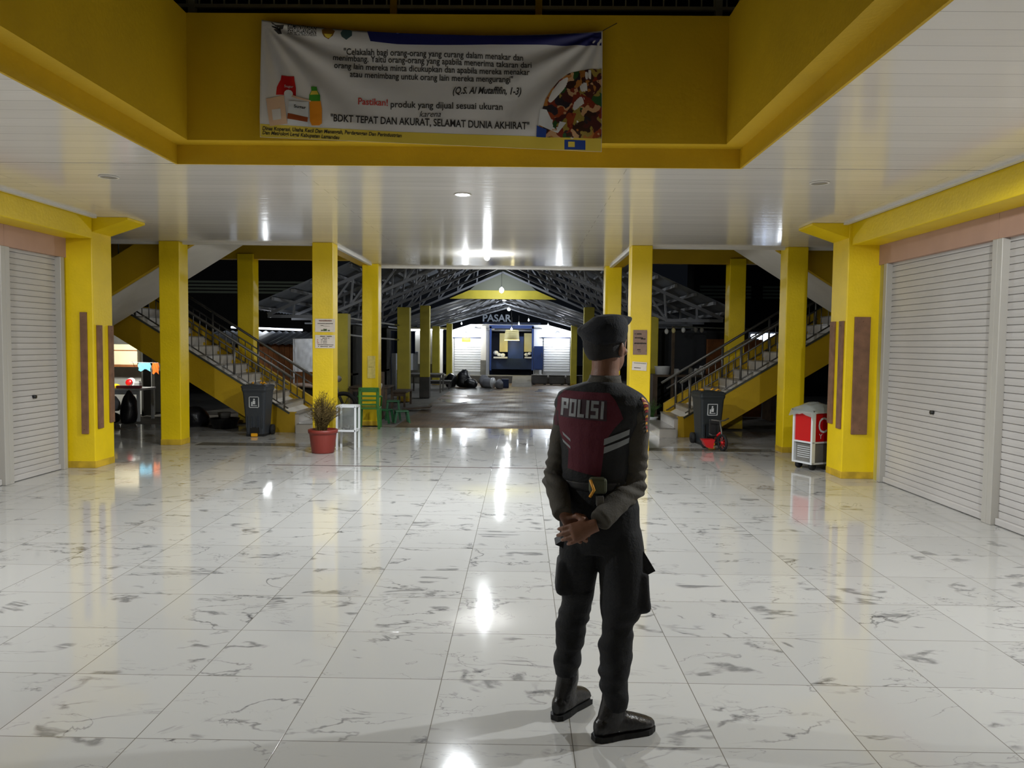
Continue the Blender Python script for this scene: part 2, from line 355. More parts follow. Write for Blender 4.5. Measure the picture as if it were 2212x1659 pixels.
# ceiling with the atrium opening
X0, X1, YA = -3.0, 1.86, 6.72
c = M()
for b in ((-11, X0-.02, -6, YA), (X1+.02, 10, -6, YA), (-11, 10, YA+.02, 12.05), (-2.95, 1.72, 12.05, 15.6)): c.box(b[0]-(.0), b[1], b[2], b[3], CZ, CZ+.08)
struct(c, 'ceiling', CEIL)
struct(M().box(X0, X1, -6, -1.5, CZ, CZ+.08), 'ceiling', CEIL)
t = M()
t.box(-11, -2.95, 12.02, 12.08, CZ-.035, CZ+.1); t.box(1.72, 10, 12.02, 12.08, CZ-.035, CZ+.1)
t.box(-2.99, -2.93, 12.05, 15.63, CZ-.035, CZ+.1); t.box(1.70, 1.76, 12.05, 15.63, CZ-.035, CZ+.1); t.box(-2.99, 1.76, 15.58, 15.64, CZ-.035, CZ+.1)
t.box(-5.35, -5.3, -6, 9.6, CZ-.025, CZ+.01); t.box(3.95, 4.0, -6, 9.6, CZ-.025, CZ+.01)
struct(t, 'trim_4', TRIMW)
# atrium: fascia, soffit ledge, upper walls
a = M(); T = .16
a.box(X0-.02, X0, -1.5, YA+.02, CZ-.004, 3.33); a.box(X1, X1+.02, -1.5, YA+.02, CZ-.004, 3.33); a.box(X0, X1, YA, YA+.02, CZ-.004, 3.33); a.box(X0, X1, -1.52, -1.5, CZ-.004, 3.33)
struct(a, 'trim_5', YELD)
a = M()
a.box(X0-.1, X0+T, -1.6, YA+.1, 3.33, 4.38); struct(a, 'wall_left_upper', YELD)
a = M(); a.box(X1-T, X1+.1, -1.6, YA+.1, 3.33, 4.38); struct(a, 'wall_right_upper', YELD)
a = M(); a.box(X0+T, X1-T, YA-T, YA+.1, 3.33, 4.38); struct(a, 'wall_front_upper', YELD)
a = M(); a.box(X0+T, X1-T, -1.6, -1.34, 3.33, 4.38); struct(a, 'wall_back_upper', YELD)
struct(M().box(-8, 7, -4, 12, 7.4, 7.5), 'ceiling', NIGHT)
struct(M().box(-8, 7, 11.6, 11.8, 4.4, 7.4), 'wall_front_upper', NIGHT)
# side walls with shutters
def side(m):
    x = XR if m else XL; s = 1 if m else -1; xi = x-s*.35
    a = M(); a.box(x, x+s*.25, -6, 10.1, 2.93, CZ); struct(a, 'wall_right' if m else 'wall_left', YEL)
    p = M()
    for (ya, yb) in (((-6, -2.5), (-2.5, .5), (.5, 2.7), (2.7, 5.0), (5.0, 7.22), (7.22, 9.68)) if m else ((-6, -2), (-2, 1.4), (1.4, 3.8), (3.8, 6.2), (6.2, 8.5), (8.5, 9.68))):
        p.box(x-s*.02, x+s*.2, ya+.002, yb-.002, 2.66, 2.94)
    struct(p, 'trim_6' if m else 'trim_7', PINK)
    b = M(); b.box(xi-s*.01, x+s*.02, -6, 9.65, 2.90, CZ-.001, bev=.01); struct(b, 'trim_8' if m else 'trim_9', YEL)
    return x, s
for m in (False, True):
    x, s = side(m)
    # side block behind the shutters
    struct(M().box(x+s*.3, x+s*4.5, -6, 10.1, 0, CZ), 'wall_right' if m else 'wall_left', DARKW)
struct(M().box(-12, 11, -6.2, -6, 0, 5), 'wall_back', mat('rear_wall_paint', (150, 140, 110), .8))
# roller shutters
def shutter(m, y0, y1, label):
    x = XR if m else XL; s = 1 if m else -1
    r = thing('roller_shutter', (x, (y0+y1)/2, 0), label, 'shutter')
    a = M(); z = .07; xx = x+s*.045
    prof = []
    while z < 2.66:
        prof += [(xx+s*.012, z), (xx-s*.003, z+.002), (xx-s*.0045, z+.032), (xx-s*.003, z+.063), (xx+s*.012, z+.065)]; z += .069
    vs = [(p[0], y0+.06, p[1]) for p in prof]+[(p[0], y1-.06, p[1]) for p in prof]; n = len(prof)
    a.add(vs, [(i, i+1, n+i+1, n+i) for i in range(n-1)]); a.build('slat_curtain', SHUT, r, fix=False)
    for (ya, yb) in ((y0, y0+.075), (y1-.075, y1)): M().box(x-s*.03, x+s*.05, ya, yb, 0, 2.66, bev=.006).build('guide_rail', SHUTG, r)
    M().box(x+s*.01, x+s*.05, y0+.075, y1-.075, .005, .07, bev=.008).build('bottom_bar', SHUT, r)
    yk = (y0+y1)/2; M().tube([(x+s*.045, yk, .95), (x+s*.008, yk, .95)], .022, 14).build('keyhole', BLK, r)
for i, (y0, y1) in enumerate(((8.5, 9.60), (6.2, 8.5), (3.8, 6.2), (1.4, 3.8), (-2, 1.4))):
    shutter(False, y0, y1, ['grey roller shutter on the left wall, next to the big yellow column', 'grey roller shutter on the left wall, second from the column', 'grey roller shutter on the left wall, third from the column', 'grey roller shutter on the left wall, fourth from the column', 'grey roller shutter on the left wall, farthest from the column'][i])
    if i == 1: pass
for i, (y0, y1) in enumerate(((7.22, 9.45), (5.0, 7.22), (2.7, 5.0), (.5, 2.7), (-2.5, .5))):
    shutter(True, y0, y1, ['grey roller shutter on the right wall, next to the yellow column with brown boards', 'grey roller shutter at the right edge, stained with rust near its foot', 'grey roller shutter on the right wall, third from the column', 'grey roller shutter on the right wall, fourth from the column', 'grey roller shutter on the right wall, farthest from the column'][i])
# slatted side strip beside the columns
for m, (ya, yb) in ((False, (9.6, 9.68)), (True, (9.45, 9.6))):
    x = XR if m else XL; s = 1 if m else -1
    a = M(); a.box(x, x+s*.1, ya, yb, 0, 2.66); struct(a, 'trim_10' if m else 'trim_11', mat('old_yellow_plaster', (190, 178, 90), .6, vary=.2))

# ============================================================= COLUMNS
def column(x0, x1, y0, y1, z1, label, mt=YEL, plinth=None, haunch=0, name='column', base=None):
    r = thing(name, ((x0+x1)/2, (y0+y1)/2, 0), label, 'column')
    zb = plinth or 0
    M().box(x0, x1, y0, y1, zb, z1, bev=.012).build('shaft', mt, r)
    if plinth: M().box(x0-.01, x1+.01, y0-.01, y1+.01, 0, plinth, bev=.01).build('plinth', BRK, r)
    else: M().box(x0-.002, x1+.002, y0-.002, y1+.002, 0, .09, bev=.004).build('stained_foot', STAIN, r)
    if haunch:
        xa = x1 if haunch > 0 else x0
        M().prism([(xa-haunch*.02, z1-.19), (xa-haunch*.02, z1-.002), (xa+haunch*.45, z1-.002), (xa+haunch*.45, z1-.03)], 'y', y0+.006, y1-.006).build('haunch', mt, r)
    return r
STAIN = mat('stained_yellow_paint', (214, 176, 40), .6, vary=.35, vscale=7)
colL1 = column(-5.80, -5.40, 9.66, 10.12, CZ, 'thick yellow column at the left wall with brown boards screwed to it', haunch=1)
colR1 = column(4.02, 4.44, 9.60, 10.08, CZ, 'thick yellow column at the right wall with brown boards screwed to it', haunch=-1)
CW = .32
column(-5.62, -5.30, 11.9, 12.22, CZ, 'yellow column standing before the left stairs, beside the lit stall')
column(-3.24, -2.92, 11.9, 12.22, CZ, 'yellow column left of the aisle with two white notices')
column(1.68, 2.0, 11.9, 12.22, CZ, 'yellow column behind the officer with a brown poster')
column(4.06, 4.38, 11.9, 12.22, CZ, 'yellow column before the right stairs, beside the red cart')
column(-3.12, -2.80, 15.05, 15.37, CZ-.0, 'yellow column behind the green chair')
column(1.62, 1.94, 15.05, 15.37, CZ-.0, 'yellow column above the officer\'s cap at the lane mouth')
column(-5.66, -5.34, 15.3, 15.62, CZ+.2, 'yellow column rising behind the left stair railing')
column(4.10, 4.42, 15.3, 15.62, CZ+.2, 'yellow column rising behind the right stair railing')
# roof columns of the lane
for a in ((-4.34, -4.02, 17.8, 2.30, YELO, 0, 'olive yellow lane column half hidden behind the notices column'),
          (2.84, 3.16, 17.8, 2.30, YELO, 0, 'olive yellow lane column just right of the poster column'),
          (-3.44, -3.10, 21.3, 2.62, YELO, 0, 'olive yellow lane column nearest behind the green chair'),
          (-3.02, -2.74, 22.9, 2.75, YELO, .62, 'olive yellow lane column on a dark concrete plinth'),
          (-3.50, -3.22, 30.2, 2.30, YELO, 0, 'olive yellow lane column before the white side building'),
          (-2.98, -2.76, 30.6, 2.42, YELO, 0, 'slim olive column at the left end of the white shop front'),
          (1.98, 2.22, 30.6, 2.42, YELO, 0, 'slim olive column at the right end of the white shop front'),
          (1.86, 2.16, 22.9, 2.75, YELO, 0, 'olive yellow lane column hidden behind the officer\'s cap'),
          (2.3, 2.58, 27.0, 2.40, YELO, 0, 'olive yellow column just left of the officer\'s neck')):
    column(a[0], a[1], a[2], a[2]+.3, a[3], a[6], a[4], a[5] or None)
# beams under the upper floor, beyond the ceiling
for m in (False, True):
    b = M()
    xa, xb = mx(-3.22, m), mx(-2.99, m)
    b.box(xa, xb, 12.2, 15.4, CZ-.02, CZ+.45)
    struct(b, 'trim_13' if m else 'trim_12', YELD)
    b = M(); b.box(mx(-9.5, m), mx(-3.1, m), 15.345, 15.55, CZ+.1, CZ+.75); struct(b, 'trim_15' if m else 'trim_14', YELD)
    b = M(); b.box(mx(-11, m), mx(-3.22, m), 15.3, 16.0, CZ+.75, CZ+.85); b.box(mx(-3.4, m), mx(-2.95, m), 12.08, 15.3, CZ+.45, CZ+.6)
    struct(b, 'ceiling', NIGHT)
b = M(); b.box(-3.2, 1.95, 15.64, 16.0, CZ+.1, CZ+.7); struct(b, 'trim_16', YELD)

# boards on the thick columns
def board(x0, x1, y0, y1, z0, z1, label, grp):
    a = M().box(x0, x1, y0, y1, z0, z1, bev=.004)
    for zz in (z0+.06, (z0+z1)/2, z1-.06):
        if abs(x1-x0) > abs(y1-y0): a.tube([((x0+x1)/2, y0, zz), ((x0+x1)/2, y0-.004, zz)], .008, 8)
        else:
            xx = x1 if x0 < 0 else x0; a.tube([(xx, (y0+y1)/2, zz), (xx+(.004 if x0 < 0 else -.004), (y0+y1)/2, zz)], .008, 8)
    return solo(a, 'wooden_board', WOOD, label, 'board', grp)
G = 'brown boards on the thick columns'
board(-5.56, -5.475, 9.635, 9.66, .44, 1.98, 'long brown board on the front face of the left thick column', G)
board(-5.40, -5.375, 9.72, 9.83, .50, 1.82, 'short brown board on the left thick column, just around its corner', G)
board(-5.40, -5.375, 10.0, 10.1, .55, 1.82, 'short brown board at the rear edge of the left thick column', G)
board(4.12, 4.315, 9.575, 9.60, .56, 2.02, 'widest brown board on the front face of the right thick column', G)
board(3.995, 4.02, 9.64, 9.76, .62, 1.97, 'brown board on the right thick column, inner side near the corner', G)
board(3.995, 4.02, 9.90, 10.04, .66, 1.97, 'brown board on the right thick column, inner side near the red cart', G)

# ============================================================= UPPER RAILING
RLM = mat('balcony_rail_paint', (170, 168, 150), .5)
r = thing('balcony_railing', (CXM, 6.95, 4.38), 'dark metal railing of the upper floor above the banner', 'railing')
for z in (4.60, 5.30): M().bar((-3.1, 6.95, z), (1.9, 6.95, z), .035, .03).build('rail', RLM, r)
for x in (-2.95, -1.16, .12, 1.7): M().box(x-.03, x+.03, 6.92, 6.98, 4.38, 5.35).build('post', YELD if x in (-1.16, .12) else RLM, r)
for i in range(45):
    x = -3.0+i*.111
    M().box(x-.006, x+.006, 6.944, 6.956, 4.60, 5.30).build('baluster', RLM, r)
struct(M().box(-8, 7, YA+.1, 11.6, 4.20, 4.38), 'floor', CONC)

# ============================================================= DOWNLIGHTS
def downlight(x, y, on, label, bulb=False):
    r = thing('ceiling_downlight', (x, y, CZ), label, 'ceiling light', 'recessed downlights in the glossy ceiling')
    M().lathe([(.072, .0), (.088, -.001), (.092, -.006), (.088, -.010), (.074, -.010), (.072, 0)], (x, y, CZ)).build('trim_ring', TRIMW, r)
    M().lathe([(.002, -.004), (.072, -.004), (.072, -.008), (.002, -.012)], (x, y, CZ)).build('lens', on, r)
    return r
downlight(-3.90, 7.28, LENSOFF, 'unlit round downlight in the left ceiling')
downlight(2.76, 7.28, LENSOFF, 'unlit round downlight in the right ceiling')
downlight(-.62, 7.98, LED, 'lit round downlight just beyond the yellow atrium edge')
r = downlight(-.60, 13.2, LED, 'lit lamp low in the middle of the ceiling, before its far edge')
M().ball((-.60, 13.2, 3.10), .045).build('bulb', LEDB, r)
# wall lamps that light the hall (outside the frame)
for (x, y, lb) in ((2.95, 3.9, 'bulb holder in the right ceiling, nearest the officer'), (-4.15, 3.9, 'bulb holder in the left ceiling, nearest the officer'),
                   (2.95, -1.0, 'bulb holder in the right ceiling at the rear'), (-4.15, -1.0, 'bulb holder in the left ceiling at the rear')):
    r = thing('ceiling_lamp', (x, y, CZ), lb, 'lamp')
    M().lathe([(.070, .0), (.090, -.001), (.094, -.006), (.088, -.012), (.074, -.012), (.070, 0)], (x, y, CZ)).build('trim_ring', WHP, r)

# ============================================================= STAIRS
def stairs(m):
    X = lambda x: mx(x, m)
    r = thing('staircase', (X(-5.6), 13.9, 0), ('right' if m else 'left')+' yellow and white staircase turning up behind the '+('wheeled bin and tricycle' if m else 'wheeled bin and potted shrub'), 'staircase')
    ya, yb = 13.76, 15.15
    # lower stringers
    for (p, q, nm) in ((ya, ya+.12, 'stringer'), (yb-.12, yb, 'stringer')):
        M().prism([(X(-4.07), 0), (X(-4.07), .365), (X(-4.2), .365), (X(-4.97), .83), (X(-7.35), 2.28), (X(-7.55), 2.28), (X(-7.55), 1.86), (X(-4.95), .263), (X(-4.52), 0)], 'y', p, q).build(nm, YELD, r)
    M().prism([(X(-4.07), .3), (X(-4.07), .50), (X(-7.35), 2.56), (X(-7.35), 2.2)], 'y', yb-.02, yb+.10).build('rear_upstand', YELD, r)
    st = M()
    for i in range(13):
        x0 = -3.72-.28*i; z1 = .172*(i+1)
        y0 = ya-.10 if i < 1 else ya+.03
        st.box(X(x0), X(x0-.30), y0, yb-.02, z1-.19 if i > 2 else 0, z1-.02)
    st.build('steps', mat('white_stair_tile', (206, 202, 196), .2, vary=.1), r)
    ns = M()
    for i in range(13):
        x0 = -3.72-.28*i; z1 = .172*(i+1)
        y0 = ya-.10 if i < 1 else ya+.03
        ns.box(X(x0+.012), X(x0-.28), y0-.006, yb-.02, z1-.02, z1)
    ns.build('treads', mat('grey_stair_tread', (150, 146, 140), .25, vary=.15), r)
    fl = M().prism([(X(-4.4), .03), (X(-4.0), .25), (X(-7.4), 2.17), (X(-7.5), 1.97)], 'y', ya+.12, yb-.12); fl.build('flight_slab', WHT, r)
    sk = M()
    sk.add([], [])
    sk.bar((X(-4.16), ya-.004, .345), (X(-7.06), ya-.004, 2.125), .012, .035); sk.build('skirting', DKST, r)
    # landing
    M().box(X(-7.3), X(-8.8), 12.2, yb, 2.04, 2.235).build('landing', WHT, r)
    # upper flight
    sl = .62; zf = lambda x: 2.73+sl*(x+5.95)
    xa, xb = -7.4, -3.3
    M().prism([(X(xa), zf(xa)), (X(xb), zf(xb)), (X(xb), zf(xb)+.22), (X(xa), zf(xa)+.22)], 'y', 12.34, 13.72).build('upper_slab', WHT, r)
    M().prism([(X(xa), zf(xa)-.0), (X(xb), zf(xb)-.0), (X(xb), zf(xb)+.56), (X(xa), zf(xa)+.56)], 'y', 12.24, 12.36).build('upper_stringer', YELD, r)
    us = M()
    for i in range(13):
        x0 = -7.2+.28*i; z1 = 2.24+.172*(i+1); us.box(X(x0), X(x0+.29), 12.36, 13.72, z1-.17, z1)
    us.build('upper_steps', WHT, r)
    # railings
    def rail(y, x_lo, x_hi, z0, nm):
        # z0 : height of the handrail at x=-4.28
        g = r
        zz = lambda x: z0+.628*(-4.28-x)
        M().tube([(X(x_lo), y, zz(x_lo)), (X(x_hi), y, zz(x_hi))], .024, 10).build('handrail', STEEL, g)
        M().tube([(X(x_lo-.1), y, zz(x_lo-.1)-.17), (X(x_hi), y, zz(x_hi)-.17)], .014, 8).build('middle_rail', STEEL, g)
        M().tube([(X(x_lo-.1), y, zz(x_lo-.1)-.60), (X(x_hi), y, zz(x_hi)-.60)], .014, 8).build('lower_rail', STEEL, g)
        k = 0; x = -4.28
        while x > x_hi:
            big = k % 7 == 0
            if big: M().tube([(X(x), y, .36+.615*(-4.28-x)), (X(x), y, zz(x))], .022, 8).build('post', STEEL, g)
            else: M().tube([(X(x), y, zz(x)-.60), (X(x), y, zz(x)-.17)], .009, 6).build('baluster', STEEL, g)
            x -= .128; k += 1
    rail(ya+.06, -4.10, -7.0, 1.08, 'n'); rail(yb-.06, -4.0, -7.0, 1.08, 'f')
    ur = M(); M().tube([(X(-7.0), 12.3, zf(-7)+1.25), (X(-3.6), 12.3, zf(-3.6)+1.25)], .024, 8).build('upper_handrail', DKST, r)
    for k in range(14):
        x = -6.95+k*.25; M().tube([(X(x), 12.3, zf(x)+.5), (X(x), 12.3, zf(x)+1.25)], .01, 6).build('upper_baluster', DKST, r)
    return r
stairs(False); stairs(True)
# ============================================================= BANNER
cor = {}
BY = YA-T-.03
TL, TR, BR, BL = at(568, 46, BY), at(1301, 69, BY), at(1299, 329, BY), at(563, 297, BY)
def ban(u, v, off=0):
    top = TL.lerp(TR, u); top = top-Vector((0, 0, .078*math.sin(math.pi*u)**.8 if 0 < u < 1 else 0)); bot = BL.lerp(BR, u)
    p = bot.lerp(top, v)
    # drape folds radiating from the two upper corners
    def fold(du, dv):
        ang = math.atan2((1-dv)*1.03, du*2.95+1e-6); rr = math.hypot(du*2.95, (1-dv)*1.03)
        return .018*math.sin(ang*16)*min(rr/.35, 1)*max(0, 1-rr/1.9)
    d = fold(u, v)+fold(1-u, v)+.006*math.sin(u*9+v*3)
    edge = min(1, v*6)
    p.y = BY-.012-(d+.02)*edge-off
    return p
r = thing('banner', ((TL.x+TR.x)/2, BY, (TL.z+BL.z)/2), 'long white vinyl banner with Indonesian text hung across the yellow upper wall', 'banner')
NU, NV = 150, 56
vs = [ban(i/NU, j/NV) for j in range(NV+1) for i in range(NU+1)]
fs = [(j*(NU+1)+i, j*(NU+1)+i+1, (j+1)*(NU+1)+i+1, (j+1)*(NU+1)+i) for j in range(NV) for i in range(NU)]
o = M().add(vs, fs, True).build('banner_sheet', BAN, r, fix=False)
sm_ = o.modifiers.new('thick', 'SOLIDIFY'); sm_.thickness = .002; sm_.offset = -1
# print helper: px coordinates inside the banner -> (u,v)
def uv(px, py):
    P = at(px, py, BY-.03); W_ = (P.x-TL.x)/(TR.x-TL.x); u = min(max(W_, 0), 1)
    top = TL.lerp(TR, u).z-.078*math.sin(math.pi*u)**.8; bot = BL.lerp(BR, u).z
    return u, (P.z-bot)/(top-bot)
def patch(name, pts, mt, off=.002, sub=10):
    """pts: polygon (px) -> fan grid conformed to the banner"""
    bm = bmesh.new(); q = [uv(*p) for p in pts]
    f = bm.faces.new([bm.verts.new((a*3, b, 0)) for a, b in q]); bmesh.ops.triangulate(bm, faces=[f])
    bmesh.ops.subdivide_edges(bm, edges=bm.edges[:], cuts=sub, use_grid_fill=True)
    bm.verts.ensure_lookup_table(); bm.verts.index_update()
    vs = [ban(min(max(v.co.x/3, 0.001), .999), min(max(v.co.y, .001), .999), off) for v in bm.verts]; fs = [tuple(v.index for v in f.verts) for f in bm.faces]; bm.free()
    return M().add(vs, fs, True).build(name, mt, r, fix=False)
patch('navy_band', [(791, 62), (860, 69), (940, 75), (1060, 78), (1180, 76), (1299, 70), (1299, 98), (1180, 97), (1060, 98), (940, 99), (860, 97), (801, 90)], NAVYI, .0045)
patch('yellow_footer', [(564, 267), (700, 276), (860, 284), (1020, 290), (1298, 299), (1298, 327), (1020, 315), (860, 309), (700, 302), (564, 296)], YELI, .0015)
def btext(name, txt, px0, px1, y0, y1, hgt, mt, shear=0, bold=0.0, off=.004):
    """text whose baseline runs from (px0,y0) to (px1,y1) on the banner"""
    vs, fs = text_geo(txt, 1, 'LEFT', shear, bold); wmax = max(v.x for v in vs); wmin = min(v.x for v in vs)
    out = []
    for v in vs:
        t_ = (v.x-wmin)/(wmax-wmin); px = px0+(px1-px0)*t_; py = y0+(y1-y0)*t_-v.y*hgt
        a, b = uv(px, py); out.append(ban(a, b, off))
    return M().add(out, fs).build(name, mt, r, fix=False)
btext('text_line', '"Celakalah bagi orang-orang yang curang dalam menakar dan', 743, 1130, 117, 131, 19, INK, bold=.012)
btext('text_line', 'menimbang. Yaitu orang-orang yang apabila menerima takaran dari', 721, 1148, 130, 148, 19, INK, bold=.012)
btext('text_line', 'orang lain mereka minta dicukupkan dan apabila mereka menakar', 724, 1144, 148, 164, 19, INK, bold=.012)
btext('text_line', 'atau menimbang untuk orang lain mereka mengurangi"', 758, 1108, 167, 180, 19, INK, bold=.012)
btext('text_line', '(Q.S. Al Mutaffifin, 1-3)', 979, 1126, 203, 205, 21, INK, shear=.3, bold=.02)
btext('text_line', 'Pastikan!', 776, 840, 225, 229, 20, INKR, bold=.015)
btext('text_line', 'produk yang dijual sesuai ukuran', 846, 1086, 232, 238, 20, INK, bold=.012)
btext('text_line', 'karena', 908, 954, 253, 253, 19, INK, shear=.35)
btext('text_line', '"BDKT TEPAT DAN AKURAT, SELAMAT DUNIA AKHIRAT"', 719, 1143, 263, 281, 22, INK, bold=.015)
btext('text_line', 'Dinas Koperasi, Usaha Kecil Dan Menengah, Perdagangan Dan Perindustrian', 572, 870, 280, 296, 11, INK, shear=.2, bold=.02)
btext('text_line', 'Dan Metrologi Legal Kabupaten Lamandau', 572, 737, 289, 300, 11, INK, shear=.2, bold=.02)
btext('text_line', 'KEMENTERIAN', 622, 684, 61, 66, 11, INK, bold=.01)
btext('text_line', 'PERDAGANGAN', 622, 684, 69, 75, 12, INK, bold=.01)
btext('text_line', 'REPUBLIK INDONESIA', 622, 685, 74, 79, 6, INK)
def circ(cx, cy, rx, ry, n=20, a0=0, a1=360): return [(cx+rx*math.cos(math.radians(a0+(a1-a0)*i/n)), cy+ry*math.sin(math.radians(a0+(a1-a0)*i/n))) for i in range(n if a1-a0 >= 360 else n+1)]
patch('wing_logo', [(586, 48), (596, 54), (606, 55), (615, 55), (611, 62), (606, 63), (611, 75), (602, 74), (592, 64), (602, 64), (590, 60), (587, 56), (600, 59), (589, 53)], INK, .0035, 3)
patch('round_emblem', [(696, 65), (703, 60), (714, 60), (724, 68), (720, 78), (710, 85), (701, 80), (697, 73)], mat('brown_print', (120, 84, 24), .5), .003, 4)
patch('round_emblem_core', [(701, 74), (719, 75), (714, 82), (709, 83), (704, 80)], YELI, .004, 3)
patch('shield_emblem', [(741, 64), (755, 64), (761, 68), (761, 78), (749, 87), (739, 80), (736, 72)], mat('teal_print', (60, 84, 84), .5), .003, 4)
patch('red_jar_print', [(612, 164), (638, 165), (639, 175), (642, 190), (643, 208), (601, 206), (603, 190), (611, 174)], REDI, .003, 4)
patch('beige_bag_print', [(579, 213), (619, 208), (627, 268), (588, 272)], BEIGEI, .0045, 4)
patch('bag_label_print', [(592, 237), (612, 236), (614, 258), (595, 260)], BAN, .006, 3)
patch('white_pack_print', [(630, 219), (671, 220), (670, 274), (627, 267)], WHP, .005, 4)
patch('pack_band_print', [(628, 246), (670, 254), (669, 264), (627, 258)], mat('brown_orange_print', (150, 70, 30), .5), .0065, 3)
btext('pack_lettering', 'Sugar', 640, 665, 233, 236, 9, INK, bold=.02, off=.007)
btext('jar_lettering', 'Sugar', 619, 637, 190, 190, 8, WHP, off=.006)
patch('spoon_bowl_print', circ(628, 204, 9, 9, 12), WHP, .007, 2)
patch('spoon_handle_print', [(636, 206), (676, 218), (675, 221), (634, 210)], BEIGEI, .0075, 2)
patch('bottle_print', [(672, 219), (697, 219), (700, 236), (700, 267), (694, 271), (678, 271), (674, 262)], ORI, .0055, 4)
patch('bottle_neck_print', [(676, 189), (688, 189), (690, 198), (696, 208), (696, 220), (671, 219), (672, 206), (677, 198)], GRI, .006, 4)
patch('bottle_shoulder_print', [(678, 198), (689, 198), (693, 206), (674, 206)], YELI, .007, 2)
arc = [(1163, 296), (1165, 265), (1170, 240), (1178, 215), (1190, 195), (1207, 175), (1228, 160), (1255, 151), (1299, 148), (1299, 299)]
pm, N, L, P = nt('market_photo_print')
tc = N.new('ShaderNodeTexCoord'); vo = N.new('ShaderNodeTexVoronoi'); vo.inputs['Scale'].default_value = 14; nn = N.new('ShaderNodeTexNoise'); nn.inputs['Scale'].default_value = 9
vm = N.new('ShaderNodeVectorMath'); vm.operation = 'MULTIPLY_ADD'; vm.inputs[1].default_value = (.25, .25, .25)
L.new(tc.outputs['Object'], nn.inputs['Vector']); L.new(nn.outputs['Color'], vm.inputs[0]); L.new(tc.outputs['Object'], vm.inputs[2]); L.new(vm.outputs[0], vo.inputs['Vector'])
cr = N.new('ShaderNodeValToRGB'); cr.color_ramp.interpolation = 'CONSTANT'; sx = N.new('ShaderNodeSeparateColor'); L.new(vo.outputs['Color'], sx.inputs[0]); L.new(sx.outputs[0], cr.inputs[0])
cols = [(50, 26, 20), (120, 40, 24), (170, 110, 50), (40, 80, 40), (150, 130, 60), (190, 150, 110), (70, 30, 30), (36, 30, 40), (140, 60, 30)]
while len(cr.color_ramp.elements) < len(cols): cr.color_ramp.elements.new(.5)
for i, c_ in enumerate(cols): cr.color_ramp.elements[i].position = i/len(cols); cr.color_ramp.elements[i].color = S(c_)
L.new(cr.outputs[0], P.inputs['Base Color']); P.inputs['Roughness'].default_value = .45
patch('market_photo', arc, pm, .003, 5)
patch('photo_white_sleeve', [(1166, 236), (1180, 238), (1190, 258), (1222, 266), (1204, 288), (1162, 270)], WHP, .0045, 3)
patch('photo_blue_corner', [(1159, 272), (1180, 280), (1178, 297), (1158, 296)], BLUEI, .006, 2)
patch('footer_logo', [(1218, 302), (1263, 303), (1263, 323), (1218, 322)], BLUEI, .003, 2)
patch('footer_logo_center', [(1226, 306), (1240, 306), (1240, 317), (1226, 317)], YELI, .005, 2)
# cords that hold the banner
for (p, q) in ((TR, TR+Vector((.12, -.005, .07))),):
    M().tube([p+Vector((0, -.02, 0)), q], .003, 6).build('tie_cord', INK, r)

# ============================================================= NOTICES on the columns
def notice(name, px0, px1, py0, py1, Y, mt, label, lines, tilt=0, inkm=INK):
    a, b = at(px0, py1, Y), at(px1, py0, Y); cx, cz = (a.x+b.x)/2, (a.z+b.z)/2; w_, h_ = b.x-a.x, b.z-a.z
    r = thing(name, (cx, Y-.004, cz), label, 'notice'); r.rotation_euler = (0, tilt, 0)
    s = M(); n = 8
    vs = [(w_*(i/n-.5), -.002-.003*math.sin(i*.9+j)*(1 if j in (0, n) else .5), h_*(j/n-.5)) for j in range(n+1) for i in range(n+1)]
    s.add(vs, [(j*(n+1)+i, j*(n+1)+i+1, (j+1)*(n+1)+i+1, (j+1)*(n+1)+i) for j in range(n) for i in range(n)], True)
    s.build('sheet', mt, r, local=True, fix=False)
    for (x0, x1, z, t_, mm) in lines:
        q = M(); k = int((x1-x0)*w_/.02)+2; xs = [(x0-.5)*w_+(x1-x0)*w_*i/k for i in range(k+1)]
        for i in range(k):
            if random.random() < .9: q.box(xs[i], xs[i+1]-.003, -.0085, -.0075, (z-.5)*h_-t_*h_*(.35+.15*random.random()), (z-.5)*h_+t_*h_*(.35+.15*random.random()))
        q.build('printed_line', mm, r, local=True)
    return r
LB = mat('brown_ink', (120, 80, 60), .8)
notice('notice_sheet', 681, 724, 689, 717, 11.895, PAPER, 'upper white notice on the column left of the aisle', [(.2, .85, .85, .09, LB), (.13, .9, .64, .05, INK), (.28, .42, .48, .05, INK), (.42, .75, .45, .02, INK), (.3, .42, .12, .10, INKG), (.43, .6, .16, .2, INKG), (.64, .75, .12, .1, INKG)])
notice('notice_sheet', 681, 724, 724, 752, 11.895, PAPER, 'lower white notice on the column left of the aisle', [(.25, .85, .9, .06, INK), (.37, .77, .76, .05, INK), (.1, .2, .64, .05, INKR), (.3, .6, .64, .04, INK), (.1, .2, .52, .05, INKR), (.3, .6, .52, .04, INK), (.1, .2, .4, .05, INKR), (.3, .6, .4, .04, INK), (.13, .93, .26, .045, INK), (.15, .93, .13, .045, INK)])
notice('poster', 1367, 1398, 713, 766, 11.895, PAPERB, 'brown handwritten poster on the column behind the officer', [(.1, .6, .84, .05, INK), (.12, .7, .68, .05, INK), (.55, .9, .64, .05, INK), (.08, .95, .46, .06, INK), (.3, .55, .2, .04, INK), (.4, .55, .12, .03, INK)])
notice('paper_note', 1365, 1397, 782, 800, 11.895, PAPER, 'small crooked white note below the brown poster', [(.15, .6, .3, .08, INK), (.1, .95, .85, .05, INKG)], tilt=.06)
notice('paper_residue', 794, 811, 769, 817, 15.045, PAPERR, 'faded torn paper stuck low on the column behind the green chair', [(.1, .9, .5, .015, INK)])

